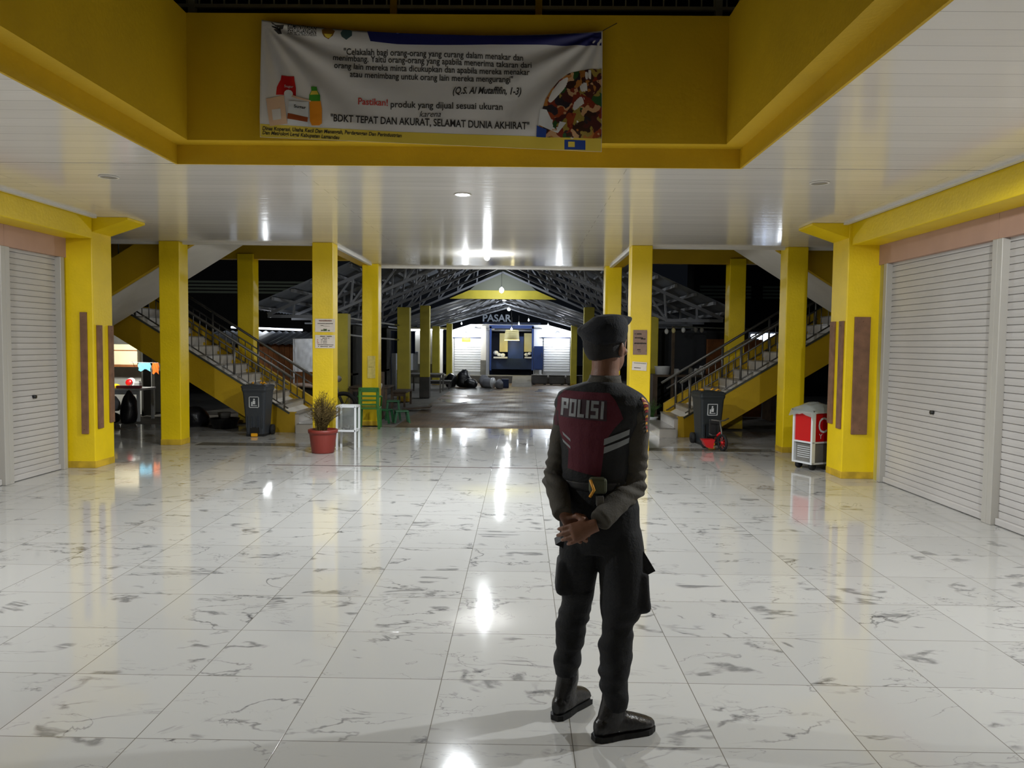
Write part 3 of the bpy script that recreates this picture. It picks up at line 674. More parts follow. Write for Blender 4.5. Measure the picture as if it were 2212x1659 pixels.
# ============================================================= BINS
def bin_(px, Y, rz, mt, label):
    r = thing('wheeled_bin', (px, Y, 0), label, 'trash bin', None, rz)
    s = M(); secs = []
    def ring(z, wx, wy, yo=0, rad=.04):
        pts = []
        for cx, cy, a0 in ((wx-rad, wy-rad, 0), (-wx+rad, wy-rad, 90), (-wx+rad, -wy+rad, 180), (wx-rad, -wy+rad, 270)):
            for k in range(5): a = math.radians(a0+k*22.5); pts.append(Vector((cx+rad*math.cos(a), cy+rad*math.sin(a)+yo, z)))
        return pts
    def stack(rings):
        m_ = M(); n = len(rings[0]); vs = [p for q in rings for p in q]
        fs = [(i*n+j, i*n+(j+1) % n, (i+1)*n+(j+1) % n, (i+1)*n+j) for i in range(len(rings)-1) for j in range(n)]+[tuple(range(n)), tuple(range((len(rings)-1)*n, len(rings)*n))]
        return m_.add(vs, fs)
    b = stack([ring(.04, .155, .17), ring(.10, .16, .18), ring(.45, .18, .20), ring(.76, .20, .225), ring(.80, .215, .24), ring(.84, .215, .24)])
    for x in (-.13, -.05, .05, .13): b.box(x-.008, x+.008, -.215, -.17, .15, .35)
    b.build('body', mt, r, local=True)
    stack([ring(.842, .22, .25, -.005), ring(.865, .222, .252, -.005), ring(.89, .19, .22, 0), ring(.90, .10, .12, 0)]).build('lid', mt, r, local=True)
    M().tube([(-.18, .25, .80), (-.18, .31, .84), (.18, .31, .84), (.18, .25, .80)], .014, 8).build('handle', mt, r, local=True)
    for s_ in (-1, 1):
        wv = M(); wv.tube([(s_*.165, .17, .09), (s_*.215, .17, .09)], .09, 20); wv.tube([(s_*.21, .17, .09), (s_*.222, .17, .09)], .03, 12)
        wv.build('wheel', BLKR, r, local=True)
    M().box(-.155, .155, -.165, .16, 0, .045).build('base', BLKR, r, local=True)
    M().box(-.05, .05, -.24, -.17, .005, .06, bev=.008).build('pedal', YELP, r, local=True)
    M().box(-.075, .075, -.205, -.17, .06, .16).build('pedal_recess', BLK, r, local=True)
    e = M()
    for (x0, x1, z0, z1) in ((-.085, .085, .68, .69), (-.085, .085, .50, .51), (-.085, -.075, .50, .69), (.075, .085, .50, .69)): e.box(x0, x1, -.2225, -.20, z0, z1)
    e.build('badge_frame', WHP, r, local=True)
    e = M(); e.ball((.0, -.214, .64), (.016, .008, .016)); e.box(-.02, .02, -.221, -.2, .56, .62); e.box(-.045, -.028, -.221, -.2, .54, .60); e.box(-.05, .05, -.221, -.2, .53, .54)
    e.build('litter_symbol', WHP, r, local=True)
    g_ = M()
    for k in range(5):
        a = random.random()*6; g_.tube([(.12*math.cos(a), .12*math.sin(a), .89), (.14*math.cos(a)+.02, .14*math.sin(a), .925), (.19*math.cos(a)+.03, .15*math.sin(a), .90)], [.02, .012, .003], 6)
    g_.build('rubbish', YELP, r, local=True)
    return r
p = at(556, 940, 13.3); bin_(-4.56, 13.28, 0, BINM, 'grey wheeled bin with yellow pedal before the left stairs')
bin_(3.13, 12.85, .12, BINR, 'dark green-black wheeled bin before the right stairs, behind the tricycle')

# ============================================================= POTTED PLANTS
def fern(m_, base, h, spread, n, twig, lean=0):
    for i in range(n):
        a = random.random()*6.283; rr = spread*(random.random()**.6); hh = h*(1-.45*(rr/spread))*(.6+.4*random.random())
        p0 = base+Vector((random.uniform(-.05, .05), random.uniform(-.05, .05), 0)); p3 = base+Vector((rr*math.cos(a)+lean*hh, rr*math.sin(a), hh)); mid = p0.lerp(p3, .5)+Vector((-rr*.3*math.cos(a), -rr*.3*math.sin(a), .03))
        m_.tube([p0, mid, p3], [.004, .003, .0015], 4)
        for k in range(twig):
            t_ = .25+.75*k/twig; q = (p0*(1-t_)**2+mid*2*t_*(1-t_)+p3*t_*t_); d = Vector((random.gauss(0, 1), random.gauss(0, 1), random.gauss(.7, .6))).normalized()
            L_ = random.uniform(.03, .08); e = d.cross(Vector((random.random(), random.random(), random.random()))).normalized()*.003
            m_.add([q-e, q+e, q+d*L_], [(0, 1, 2)])
r = thing('potted_shrub', (-2.92, 11.3, 0), 'dry brown shrub in a large terracotta pot beside the column with notices', 'plant')
M().lathe([(.02, 0), (.155, 0), (.165, .02), (.195, .26), (.198, .29), (.215, .295), (.217, .345), (.205, .35), (.195, .345), (.19, .30), (.18, .29), (.02, .29)], (-2.92, 11.3, 0), 40).build('pot', POT, r)
M().lathe([(.01, .292), (.12, .30), (.188, .295), (.188, .28), (.01, .28)], (-2.92, 11.3, 0)).build('soil', SOIL, r)
f = M(); fern(f, Vector((-2.92, 11.3, .29)), .70, .30, 170, 28); f.build('foliage', LEAFB, r, fix=False)
f = M(); fern(f, Vector((-2.98, 11.3, .29)), .62, .12, 50, 26, -.02); f.build('foliage', LEAFB, r, fix=False)
M().tube([(-2.92, 11.3, .29), (-2.93, 11.3, .5), (-2.91, 11.31, .7)], [.012, .009, .004], 6).build('stem', WOODD, r)
q = at(1435, 918, 15.2)
r = thing('potted_plant', (2.66, 15.55, 0), 'small leafy plant in a whitish pot beside the right stair foot', 'plant')
M().lathe([(.02, 0), (.10, 0), (.12, .16), (.135, .18), (.13, .2), (.115, .19), (.02, .18)], (2.66, 15.55, 0)).build('pot', WHP, r)
f = M(); fern(f, Vector((2.66, 15.55, .18)), .45, .22, 40, 12); f.build('foliage', LEAFG, r, fix=False)

# ============================================================= WHITE STAND
r = thing('display_stand', (-2.62, 12.0, 0), 'white metal stand with a glass box beside the potted shrub', 'stand')
def stand(x0, x1, y0, y1, h):
    f = M()
    for x in (x0, x1):
        for y in (y0, y1): f.box(x-.014, x+.014, y-.014, y+.014, 0, h)
    for z in (h, .29):
        f.bar((x0, y0, z), (x1, y0, z), .028, .028); f.bar((x0, y1, z), (x1, y1, z), .028, .028); f.bar((x0, y0, z), (x0, y1, z), .028, .028); f.bar((x1, y0, z), (x1, y1, z), .028, .028)
    f.build('frame', WHP, r)
    M().box(x0+.015, x1-.015, y0+.0, y0+.006, .31, h-.02).build('glass_pane', GLASS, r); M().box(x0+.015, x1-.015, y1-.006, y1, .31, h-.02).build('glass_pane', GLASS, r)
    M().box(x0, x1, y0, y1, .285, .30).build('shelf', WHP, r)
    s_ = M()
    for k in range(16): s_.ball((random.uniform(x0+.04, x1-.04), random.uniform(y0+.04, y1-.04), .31+random.uniform(0, .05)), (random.uniform(.015, .035), .02, .018), 8, 5)
    s_.build('contents', CONC, r)
stand(-2.79, -2.51, 11.62, 11.9, .66)

# ============================================================= GREEN CHAIR and stools
def pchair(x, y, rz, label):
    r = thing('plastic_chair', (x, y, 0), label, 'chair', None, rz)
    for sx in (-1, 1):
        for sy in (-1, 1):
            l = M(); l.prism([(sx*.19-.022, 0), (sx*.19+.022, 0), (sx*.175+.03, .39), (sx*.175-.03, .39)], 'y', sy*.19-.025, sy*.19+.025); l.build('leg', GREEN, r, local=True)
    M().box(-.205, .205, -.21, .21, .375, .41, bev=.012).build('seat', GREEN, r, local=True)
    b = M()
    b.box(-.195, -.135, -.215, -.18, .40, .78, bev=.01); b.box(.135, .195, -.215, -.18, .40, .78, bev=.01); b.box(-.19, .19, -.215, -.18, .70, .79, bev=.012)
    for z in (.47, .55, .63): b.box(-.14, .14, -.212, -.185, z-.018, z+.014, bev=.005)
    b.build('backrest', GREEN, r, local=True)
    for sx in (-1, 1):
        M().tube([(sx*.20, -.19, .62), (sx*.215, .0, .61), (sx*.21, .17, .59), (sx*.195, .19, .40)], .018, 8).build('armrest', GREEN, r, local=True)
pchair(-2.88, 14.62, .10, 'green plastic armchair standing before the lane mouth, its back to the hall')
def stool(x, y, rz, h, mt, label):
    r = thing('plastic_stool', (x, y, 0), label, 'stool', 'plastic stools by the lane', rz)
    M().box(-.14, .14, -.14, .14, h-.03, h, bev=.012).build('seat', mt, r, local=True)
    for sx in (-1, 1):
        for sy in (-1, 1): M().prism([(sx*.15-.02, 0), (sx*.15+.02, 0), (sx*.11+.02, h-.03), (sx*.11-.02, h-.03)], 'y', sy*.12-.02, sy*.12+.02).build('leg', mt, r, local=True)
stool(-2.70, 16.2, .2, .42, GREEND, 'green plastic stool behind the column on the lane edge, taller')
stool(-2.78, 15.62, -.2, .28, GREEND, 'low dark green stool right behind the column')
stool(-2.45, 15.75, .3, .25, GREEND, 'low dark green stool nearest the paving')
# ============================================================= RED CART
r = thing('food_cart', (3.88, 10.17, 0), 'red and white wheeled drinks cart beside the right thick column', 'cart')
x0, x1, y0, y1 = 3.88, 4.48, 10.17, 10.53
b = M().box(x0+.0, x1, y0+.02, y1, .36, .76); b.build('red_panel', REDP, r)
M().box(x0+.02, x1, y0+.035, y1-.02, .10, .36).build('grey_base', CONC, r)
f = M()
for (x, y) in ((x0, y0), (x0, y1-.03), (x1, y0), (x1, y1-.03)): f.box(x-.02, x+.035, y-.0, y+.03, .08, .78)
for z in (.37, .09, .77): f.box(x0-.015, x1, y0+.005, y0+.03, z-.01, z+.012); f.box(x0-.015, x0+.02, y0, y1, z-.01, z+.012)
f.build('frame', WHP, r)
M().box(x0-.02, x1+.02, y0-.02, y1+.02, .78, .80).build('worktop', BLK, r)
vs, fs = text_geo('C', .30); M().add([(x0+.085+v.x*.8, y0+.014, .50+v.y) for v in vs], fs).build('letter', WHP, r)
vs, fs = text_geo('Y', .10); M().add([(x0+.11+v.x, y0+.014, .42+v.y) for v in vs], fs).build('letter', WHP, r)
g_ = M()
for k in range(6): z = .16+k*.028; g_.box(x0+.008, x0+.018, y0+.07, y1-.07, z, z+.008)
g_.build('vent_grille', WHP, r)
for (x, y) in ((x0+.05, y0+.06), (x1-.06, y0+.06), (x0+.05, y1-.06)): M().tube([(x, y-.02, .05), (x, y+.02, .05)], .05, 16).build('wheel', BLKR, r)
c_ = M(); n = 14
vs = []; 
for j in range(n+1):
    for i in range(n+1):
        u, v = i/n, j/n; z = .80+.10*math.exp(-((u-.35)**2+(v-.5)**2)*6)+.02*noise.noise(Vector((u*6, v*6, 1)))
        if i == 0: z -= .10
        if j == 0: z -= .05
        vs.append((x0-.06+u*.70, y0-.04+v*.44, z))
c_.add(vs, [(j*(n+1)+i, j*(n+1)+i+1, (j+1)*(n+1)+i+1, (j+1)*(n+1)+i) for j in range(n) for i in range(n)], True)
c_.build('plastic_cover', mat('cloudy_plastic', (150, 155, 150), .15, alpha=.75), r, fix=False)

r.rotation_euler = (0, 0, math.radians(24))
# ============================================================= TRICYCLE
r = thing('child_tricycle', (3.12, 12.2, 0), 'small red and black child tricycle parked before the right bin', 'tricycle')
def wheel(c, rr, nm='wheel', ax=(1, 0, 0)):
    c = Vector(c); a = Vector(ax).normalized(); u = a.orthogonal().normalized(); w_ = a.cross(u); wm = M()
    wm.tube([c+(u*math.cos(t_)+w_*math.sin(t_))*rr for t_ in [2*math.pi*i/24 for i in range(24)]], .022, 8, closed=True)
    t = wm.build(nm, BLKR, r); h = M(); h.tube([c-a*.02, c+a*.02], .025, 10)
    for k in range(8):
        t_ = k*math.pi/4; h.tube([c, c+(u*math.cos(t_)+w_*math.sin(t_))*rr], .005, 4)
    h.build('hub', REDP, t)
wheel((3.17, 12.02, .13), .115, ax=(1, .3, 0)); wheel((2.96, 12.36, .085), .07, ax=(1, .2, 0)); wheel((3.30, 12.40, .085), .07, ax=(1, .2, 0))
M().tube([(3.17, 12.02, .13), (3.16, 12.06, .30), (3.15, 12.12, .46)], .014, 8).build('fork', STEEL, r)
M().tube([(3.02, 12.16, .47), (3.08, 12.12, .47), (3.15, 12.12, .46), (3.22, 12.12, .47), (3.29, 12.15, .50)], .012, 8).build('handlebar', STEEL, r)
M().tube([(3.15, 12.08, .28), (3.13, 12.25, .2), (3.13, 12.37, .12)], .018, 8).build('frame', REDP, r)
M().tube([(2.94, 12.36, .085), (3.32, 12.40, .085)], .01, 6).build('axle', STEEL, r)
M().box(3.04, 3.22, 12.20, 12.38, .20, .235, bev=.012).build('seat', BLK, r)
M().box(3.04, 3.22, 12.37, 12.40, .22, .46, bev=.012).build('backrest', BLK, r)
bk = M(); bk.prism([(2.86, .17), (3.06, .17), (3.03, .03), (2.93, .05)], 'y', 12.05, 12.22); bk.build('basket', REDP, r)
# ============================================================= LANE ROOF
def roof_z(x): return 2.24+.44*(5.25-abs(x-CXM))
r = thing('gable_roof', (CXM, 24, 2.2), 'long grey gabled steel roof over the market lane', 'roof')
for m in (False, True):
    s = M(); n = 36; x_e = CXM-5.4
    vs = []
    for j in range(n*4+1):
        y = 16.6+j*(25.3-16.6)/(n*4)
        dz = .012*math.sin(j*math.pi/2)
        for x in (x_e, CXM): vs.append((mx(x, m), y, roof_z(x)+.17+dz))
    s.add(vs, [(2*j, 2*j+1, 2*j+3, 2*j+2) for j in range(n*4)])
    s.build('roof_sheet', TIN, r, fix=False)
for k in range(13):
    for m in (False, True):
        x = CXM-5.2+k*.42; z = roof_z(x)+.11
        M().box(mx(x, m)-.03, mx(x, m)+.03, 16.7, 25.25, z-.03, z+.04).build('purlin', TRUSS, r)
for k in range(5):
    y = 17.8+k*1.84; q = M()
    for m in (False, True):
        X = lambda x: mx(x, m)
        e = CXM-5.25; xt = CXM-3.95
        q.bar((X(e), y, 2.26), (X(CXM), y, 2.24+.44*5.25), .07, .10, (0, 1, 0)); q.bar((X(e), y, 2.22), (X(xt), y, 2.22), .07, .08, (0, 1, 0))
        lz = lambda x: 2.22+.44*(x-xt)
        q.bar((X(xt), y, 2.22), (X(CXM), y, lz(CXM)), .06, .08, (0, 1, 0))
        xs = [xt+i*.62 for i in range(6)]
        for i, x in enumerate(xs):
            q.bar((X(x), y, lz(x)), (X(x+.05), y, roof_z(x+.05)), .04, .05, (0, 1, 0))
            if i < 5: q.bar((X(x), y, lz(x)), (X(x+.62), y, roof_z(x+.62)), .04, .05, (0, 1, 0))
        q.bar((X(xt-.7), y, 2.22), (X(xt-.7), y, roof_z(xt-.7)), .04, .05, (0, 1, 0))
    q.build('truss', TRUSS, r)
# yellow tie beam and its gable infill
r = thing('tie_beam', (CXM, 25.3, 3.1), 'olive yellow tie beam closing the far end of the lane roof', 'beam')
M().prism([(CXM-1.75, 3.10), (CXM+1.75, 3.10), (CXM+1.1, 3.38), (CXM-1.1, 3.38)], 'y', 25.28, 25.5).build('beam', YELO, r)
M().prism([(CXM-1.1, 3.38), (CXM+1.1, 3.38), (CXM, 4.3)], 'y', 25.34, 25.44).build('gable_panel', mat('grey_gable_panel', (120, 124, 112), .8), r)
# lower canopy before the shop front
r = thing('canopy_roof', (CXM, 29, 2.2), 'lower steel canopy directly before the white shop front', 'roof')
for m in (False, True):
    X = lambda x: mx(x, m)
    q = M()
    for y in (25.9, 27.4, 28.9, 30.4, 31.5, 32.6):
        q.bar((X(CXM-3.3), y, 2.28), (X(CXM), y, 3.44), .05, .07, (0, 1, 0)); q.bar((X(CXM-3.3), y, 2.22), (X(CXM), y, 3.14), .04, .05, (0, 1, 0))
        for k in range(6):
            a = k/6; b_ = (k+1)/6; x_ = CXM-3.3*(1-a); x2 = CXM-3.3*(1-b_)
            q.bar((X(x_), y, 2.22+.92*a), (X(x2), y, 2.28+1.16*b_), .03, .03, (0, 1, 0))
    q.build('truss', TRUSS, r)
    s = M(); s.prism([(X(CXM-3.5), 2.36), (X(CXM), 3.59), (X(CXM), 3.61), (X(CXM-3.5), 2.38)], 'y', 25.6, 33.0); s.build('roof_sheet', TIN, r)
# hanging bulbs
def bulb(x, y, z, rr, top, label, mt=LEDB):
    r = thing('hanging_bulb', (x, y, z), label, 'lamp', 'bulbs hanging over the market lane')
    M().ball((x, y, z), (rr, rr, rr*1.2)).build('bulb', mt, r); M().tube([(x, y, z+rr), (x, y, z+rr+.06)], .02, 8).build('socket', WHP, r)
    M().tube([(x, y, z+rr+.05), (x, y, top)], .006, 5).build('cord', BLK, r)
bulb(-.63, 24, 3.30, .07, 4.45, 'largest glowing bulb over the lane, nearest to the hall')
bulb(-.63, 28, 3.24, .065, 3.48, 'middle glowing bulb over the lane, just beyond the yellow tie beam')
bulb(-.52, 31.6, 3.06, .06, 3.35, 'lowest of the three bright bulbs, before the shop front')
p = at(1105, 711, 32.3); bulb(p.x, 32.3, p.z, .04, 3.3, 'small lamp over the blue stall, in front of the woven shade', LEDS)
for i, (px, py) in enumerate(((997, 699), (1184, 702), (1142, 692), (1121, 700))):
    p = at(px, py, 31.8); bulb(p.x, 31.8, p.z, .03, p.z+.35, ['small lamp at the upper left of the shop front', 'small lamp at the upper right of the shop front', 'small lamp under the canopy right of the centre', 'small lamp under the canopy above the blue stall'][i], LEDS)

# ============================================================= SHOP FRONT
FY = 33.0
def A(px, py, Y=FY): return at(px, py, Y)
def pbox(m_, px0, px1, py0, py1, y0, y1):
    a = A(px0, py1, y0); b = A(px1, py0, y0); return m_.box(a.x, b.x, y0, y1, a.z, b.z)
r = thing('shop_building', (CXM, 33.3, 0), 'white market shop front at the far end of the lane', 'building')
w_ = M(); a = A(975, 808); bz = A(975, 713).z; tz = A(1100, 701).z; xr = A(1234, 716).x
xl = a.x; x1 = A(1017, 701).x; x2 = A(1183, 700).x; xo0 = A(1057, 750).x; xo1 = A(1153, 750).x; zo = A(1100, 705).z
w_.prism([(xl, 0), (xo0, 0), (xo0, tz), (x1, tz), (xl, bz)], 'y', FY, FY+.2); w_.prism([(xo1, 0), (xr, 0), (xr, bz), (x2, tz), (xo1, tz)], 'y', FY, FY+.2); w_.box(xo0, xo1, FY, FY+.2, zo, tz)
w_.build('wall', mat('shop_white_wall', (226, 228, 232), .6), r)
for (p0, p1, nm) in ((982, 1045, 'l'), (1174, 1231, 'r')):
    a = A(p0, 803); b = A(p1, 731); s = M(); z = a.z; prof = []
    while z < b.z: prof += [(FY-.03, z), (FY-.06, z+.02), (FY-.06, z+.08), (FY-.03, z+.10)]; z += .105
    n = len(prof); s.add([(a.x, p[0], p[1]) for p in prof]+[(b.x, p[0], p[1]) for p in prof], [(i, i+1, n+i+1, n+i) for i in range(n-1)]); s.build('roller_shutter', SHUTW, r, fix=False)
    M().box(a.x-.1, b.x+.1, FY-.08, FY, b.z, b.z+.04).build('shutter_header', BLUED, r)
M().box(A(1046, 1).x, A(1057, 1).x, FY-.12, FY, .3, 2.4).build('pillar', WHT, r)
M().box(A(1045, 1).x, A(1057, 1).x, FY-.14, FY, .3, A(1050, 778).z).build('pillar_foot', CONC, r)
M().box(xl-.3, xr+.4, 32.0, FY+.2, 0, .30).build('platform', CONC, r)
M().box(A(1150, 1).x, xr+.4, 31.7, 32.0, 0, .26).build('step', BRK, r)
# attic sign
q = A(1037, 700)
M().box(A(1037, 1).x, A(1075, 1).x, FY-.05, FY+.1, A(1, 701).z, A(1, 689).z).build('attic_wall', WHT, r)
vs, fs = text_geo('PASAR', .42, bold=.01); p = A(1042, 694, 32.95)
sg = M()
fr = [Vector((p.x+v.x, 32.9, p.z+v.y)) for v in vs]; bk_ = [v+Vector((0, .06, 0)) for v in fr]; n = len(vs)
sg.add(fr+bk_, fs+[tuple(i+n for i in f) for f in fs]); sg.build('sign_letters', mat('grey_sign_letters', (96, 104, 116), .5), r, fix=False)
M().box(A(1030, 1).x, A(1180, 1).x, 32.93, 32.98, A(1, 698.5).z, A(1, 697).z).build('sign_rail', TRUSS, r)
y = M(); pbox(y, 998, 1016, 730, 738, FY-.08, FY-.05); solo(y, 'shop_sign', YSGN, 'small yellow sign on the left white shutter', 'sign')
# blue stall opening
r = thing('blue_stall', ((xo0+xo1)/2, 33.6, .3), 'blue food stall open in the middle of the white shop front', 'stall')
f = M(); pbox(f, 1057, 1062, 705, 800, 32.9, 33.1); pbox(f, 1148, 1153, 705, 800, 32.9, 33.1); pbox(f, 1057, 1153, 703, 709, 32.9, 33.1); f.build('frame', BLUE, r)
f = M(); pbox(f, 1062, 1148, 775, 797, 33.0, 33.5); f.build('counter', BLUED, r)
f = M(); f.box(xo0-.3, xo1+.3, 34.6, 34.7, 0, 2.6); f.build('back_wall', BLUED, r)
f = M(); pbox(f, 1097, 1131, 727, 797, 33.2, 33.3); f.build('blue_board', BLUE, r)
for (p0, p1) in ((1079, 1097), (1132, 1150)):
    f = M(); pbox(f, p0, p1, 720, 760, 33.15, 33.2); f.build('cream_curtain', CREAM, r)
f = M(); pbox(f, 1058, 1148, 712, 715, 33.05, 33.1); f.build('rail', TRUSS, r)
f = M(); pbox(f, 1066, 1096, 771, 774, 32.85, 33.2); pbox(f, 1133, 1148, 771, 774, 32.85, 33.2); f.build('shelf', WHP, r)
f = M()
for (px, py, s_) in ((1071, 762, .09), (1078, 766, .07), (1086, 767, .08), (1137, 766, .07), (1144, 764, .06)): c_ = A(px, py, 33.05); f.ball(c_, (s_*1.3, s_, s_))
f.build('dishes', WHP, r)
f = M(); f.box(xo0-.3, xo1+.3, 33.2, 34.7, 2.5, 2.55); f.box(xo0-.3, xo0-.2, 33.2, 34.7, 0, 2.5); f.box(xo1+.2, xo1+.3, 33.2, 34.7, 0, 2.5); f.build('side_walls', BLUED, r)
# woven lamp shade
c_ = A(1106, 724, 32.4); r = thing('woven_lamp', (c_.x, c_.y, c_.z), 'round woven yellow lampshade hanging over the blue stall', 'lamp')
f = M(); f.lathe([(.26, .22), (.28, .2), (.31, -.18), (.30, -.2)], c_, 20)
for k in range(5): f.lathe([(.285, .0), (.30, .015), (.285, .03)], c_+Vector((0, 0, -.17+k*.08)), 20)
f.build('shade', CREAM, r)
f = M(); f.lathe([(.20, -.2), (.31, -.2), (.315, -.225), (.20, -.225)], c_, 20); f.build('glowing_rim', LEDY, r)
M().tube([c_+Vector((0, 0, .2)), c_+Vector((0, 0, .75))], .01, 5).build('cord', BLK, r)
# wall bulbs
for px, lb in ((1005, 'white wall lamp over the left shop shutter'), (1205, 'white wall lamp over the right shop shutter')):
    c_ = A(px, 722, 32.75); r = thing('wall_bulb', (c_.x, 32.8, c_.z), lb, 'lamp', 'shop front wall lamps')
    M().ball(c_, .07).build('bulb', LEDS, r); M().tube([c_+Vector((0, .05, 0)), (c_.x, FY, c_.z)], .03, 8).build('socket', WHP, r)
# blue cabinet
f = M(); pbox(f, 1153, 1173, 748, 799, 32.5, 32.9); f2 = f
r = thing('blue_cabinet', (A(1163, 1, 32.5).x, 32.7, .3), 'tall blue cabinet right of the blue stall', 'cabinet'); f.build('body', BLUE, r)
f = M(); pbox(f, 1154.5, 1171.5, 751, 797, 32.47, 32.5); f.build('door', BLUE, r)
f = M(); pbox(f, 1170, 1171, 762, 772, 32.44, 32.47); f.build('handle', STEEL, r)
f = M()
for px in (1154, 1170): pbox(f, px, px+2, 799, 808, 32.5, 32.55)
f.build('feet', BLK, r)
# white side building left
r = thing('side_building', (-4.6, 31.8, 0), 'brightly lit white side building left of the shop front', 'building')
M().box(-5.6, -3.55, 31.6, 31.8, 0, 2.2).build('wall', WHT, r); M().box(-3.55, -3.36, 31.5, 33, 0, 2.2).build('side_wall', WHT, r)
M().box(-5.6, -3.36, 31.55, 31.62, 0, .78).build('grey_dado', CONC, r); M().box(-5.7, -3.0, 31.3, 31.9, 2.2, 2.28).build('eave', WHT, r)
M().tube([(-5.2, 31.4, 2.15), (-3.2, 31.4, 2.2)], .03, 8).build('tube_lamp', LEDS, r)
# ============================================================= LANE CLUTTER
def blob(name, mt, c_, rad, label, cat, seed, grp=None, n=22, k=14, amp=.25, squash=None):
    m_ = M(); m_.ball((0, 0, 0), rad, n, k); r_ = Vector(rad)
    vs = []
    for v in m_.v:
        d = 1+amp*noise.noise(Vector((v.x/r_.x*1.3, v.y/r_.y*1.3, v.z/r_.z*1.3))+Vector((seed*7.1, 0, 0))); q = v*d
        if q.z < -r_.z*.75: q.z = -r_.z*.75
        vs.append(q+Vector((c_[0], c_[1], c_[2]+r_.z*.75)))
    m_.v = vs; return solo(m_, name, mt, label, cat, grp)
g1 = 'bags and sacks on the ground before the shop front'
blob('rubbish_bag', BAG, (-2.15, 28.9, 0), (.30, .28, .36), 'large black bag before the left shop shutter', 'bag', 1, g1)
blob('rubbish_bag', BAG, (-2.62, 28.7, 0), (.24, .25, .30), 'black bag leaning at the slim olive column', 'bag', 2, g1)
blob('rubbish_bag', BAG, (-1.85, 28.4, 0), (.25, .22, .20), 'low black bag in front of the larger ones', 'bag', 3, g1)
blob('sack', SACK, (-1.40, 29.0, 0), (.18, .22, .27), 'grey sack right of the black bags', 'sack', 4, g1)
blob('sack', SACK, (-.78, 28.05, 0), (.15, .17, .19), 'small pale sack with a pinkish top', 'sack', 9, g1)
r = thing('barrel', (-1.12, 28.4, .17), 'grey barrel lying on its side before the blue stall', 'barrel')
M().tube([(-1.36, 28.45, .19), (-1.33, 28.44, .19), (-1.06, 28.32, .19), (-1.03, 28.31, .19)], [.17, .19, .19, .17], 20).build('body', SACK, r); M().tube([(-1.05, 28.32, .19), (-1.01, 28.3, .19)], .20, 20).build('rim', WHP, r)
b = M(); b.box(-.72, -.45, 28.6, 28.95, 0, .33, bev=.02); b.box(-.70, -.47, 28.58, 28.6, .05, .30); solo(b, 'storage_crate', BLUED, 'dark blue crate right of the lying barrel', 'crate')
ramp = M(); ramp.prism([(29.4, 0), (32.0, .30), (32.0, 0)], 'x', -.35, .42); solo(ramp, 'concrete_ramp', CONC, 'pale concrete ramp up to the blue stall', 'ramp')
for k, (x, lb) in enumerate(((.75, 'concrete block bench right of the ramp, left one'), (1.45, 'concrete block bench right of the ramp, middle one'), (2.16, 'concrete block bench right of the ramp, nearest the olive column'))):
    b = M(); b.box(x-.31, x+.31, 30.9, 31.3, .06, .36, bev=.02); b.box(x-.27, x-.17, 30.95, 31.25, 0, .06); b.box(x+.17, x+.27, 30.95, 31.25, 0, .06); b.box(x-.33, x+.33, 30.88, 31.32, .36, .40, bev=.01)
    solo(b, 'block_bench', BRK, lb, 'bench', 'concrete block benches')
def puddle(cx, cy, rx, ry, seed, label):
    n = 40; vs = [(cx, cy, .003)]
    for i in range(n):
        a = 2*math.pi*i/n; d = 1+.45*noise.noise(Vector((math.cos(a)*1.6, math.sin(a)*1.6, seed*3.3))); vs.append((cx+rx*d*math.cos(a), cy+ry*d*math.sin(a), .003))
    m_ = M().add(vs, [(0, i+1, (i+1) % n+1) for i in range(n)]); 
    m_.add([(v[0], v[1], .0005) for v in vs], [(0, (i+1) % n+1, i+1) for i in range(n)])
    solo(m_, 'puddle', WATER, label, 'puddle', 'puddles on the lane paving')
puddle(-1.75, 26.9, .85, 1.7, 1, 'large puddle before the black bags')
puddle(-1.7, 22.0, .62, .8, 2, 'bright puddle in the middle of the lane, left half')
puddle(-2.0, 23.9, .4, .35, 3, 'small puddle between the two larger ones on the left')
puddle(1.1, 27.2, .6, 1.0, 4, 'puddle left of the officer\'s shoulder')
puddle(-1.35, 21.2, .30, .25, 5, 'smallest puddle nearest to the hall')
# tables, benches at the left of the lane
def table(x0, x1, y0, y1, h, mt, label, name='wooden_table', cat='table', grp=None):
    r = thing(name, ((x0+x1)/2, (y0+y1)/2, 0), label, cat, grp)
    M().box(x0, x1, y0, y1, h-.04, h, bev=.006).build('tabletop', mt, r)
    for x in (x0+.05, x1-.05):
        for y in (y0+.05, y1-.05): M().box(x-.025, x+.025, y-.025, y+.025, 0, h-.04).build('leg', mt, r)
    M().box(x0+.05, x1-.05, y0+.04, y0+.06, h-.12, h-.04).build('apron', mt, r)
table(-3.95, -3.05, 17.6, 18.5, .62, WOODD, 'brown wooden table at the lane edge behind the yellow column')
table(-3.3, -2.9, 19.4, 20.6, .40, WOODD, 'low wooden bench at the lane edge', 'wooden_bench', 'bench')
table(-3.7, -2.6, 25.2, 26.2, .62, CONC, 'grey table beyond the column on the dark plinth')
table(-3.4, -2.5, 27.2, 27.9, .30, BRK, 'low dark bench near the black bags', 'low_bench', 'bench')
b = M(); b.prism([(-2.88, .0), (-2.2, .06), (-2.2, .09), (-2.88, .03)], 'y', 18.6, 19.0); solo(b, 'plank', WOODD, 'flat plank lying at the dark edge of the paving', 'plank')
h = M(); h.ball((-3.05, 16.35, .62), (.05, .16, .17), 16, 10, Matrix.Rotation(.5, 3, 'Y')); r = thing('round_pan', (-3.05, 16.35, .62), 'pale round pan hanging behind the yellow column', 'pan'); h.build('bowl', WHP, r); M().tube([(-3.05, 16.45, .78), (-3.05, 16.62, .96)], .012, 6).build('handle', BLK, r)
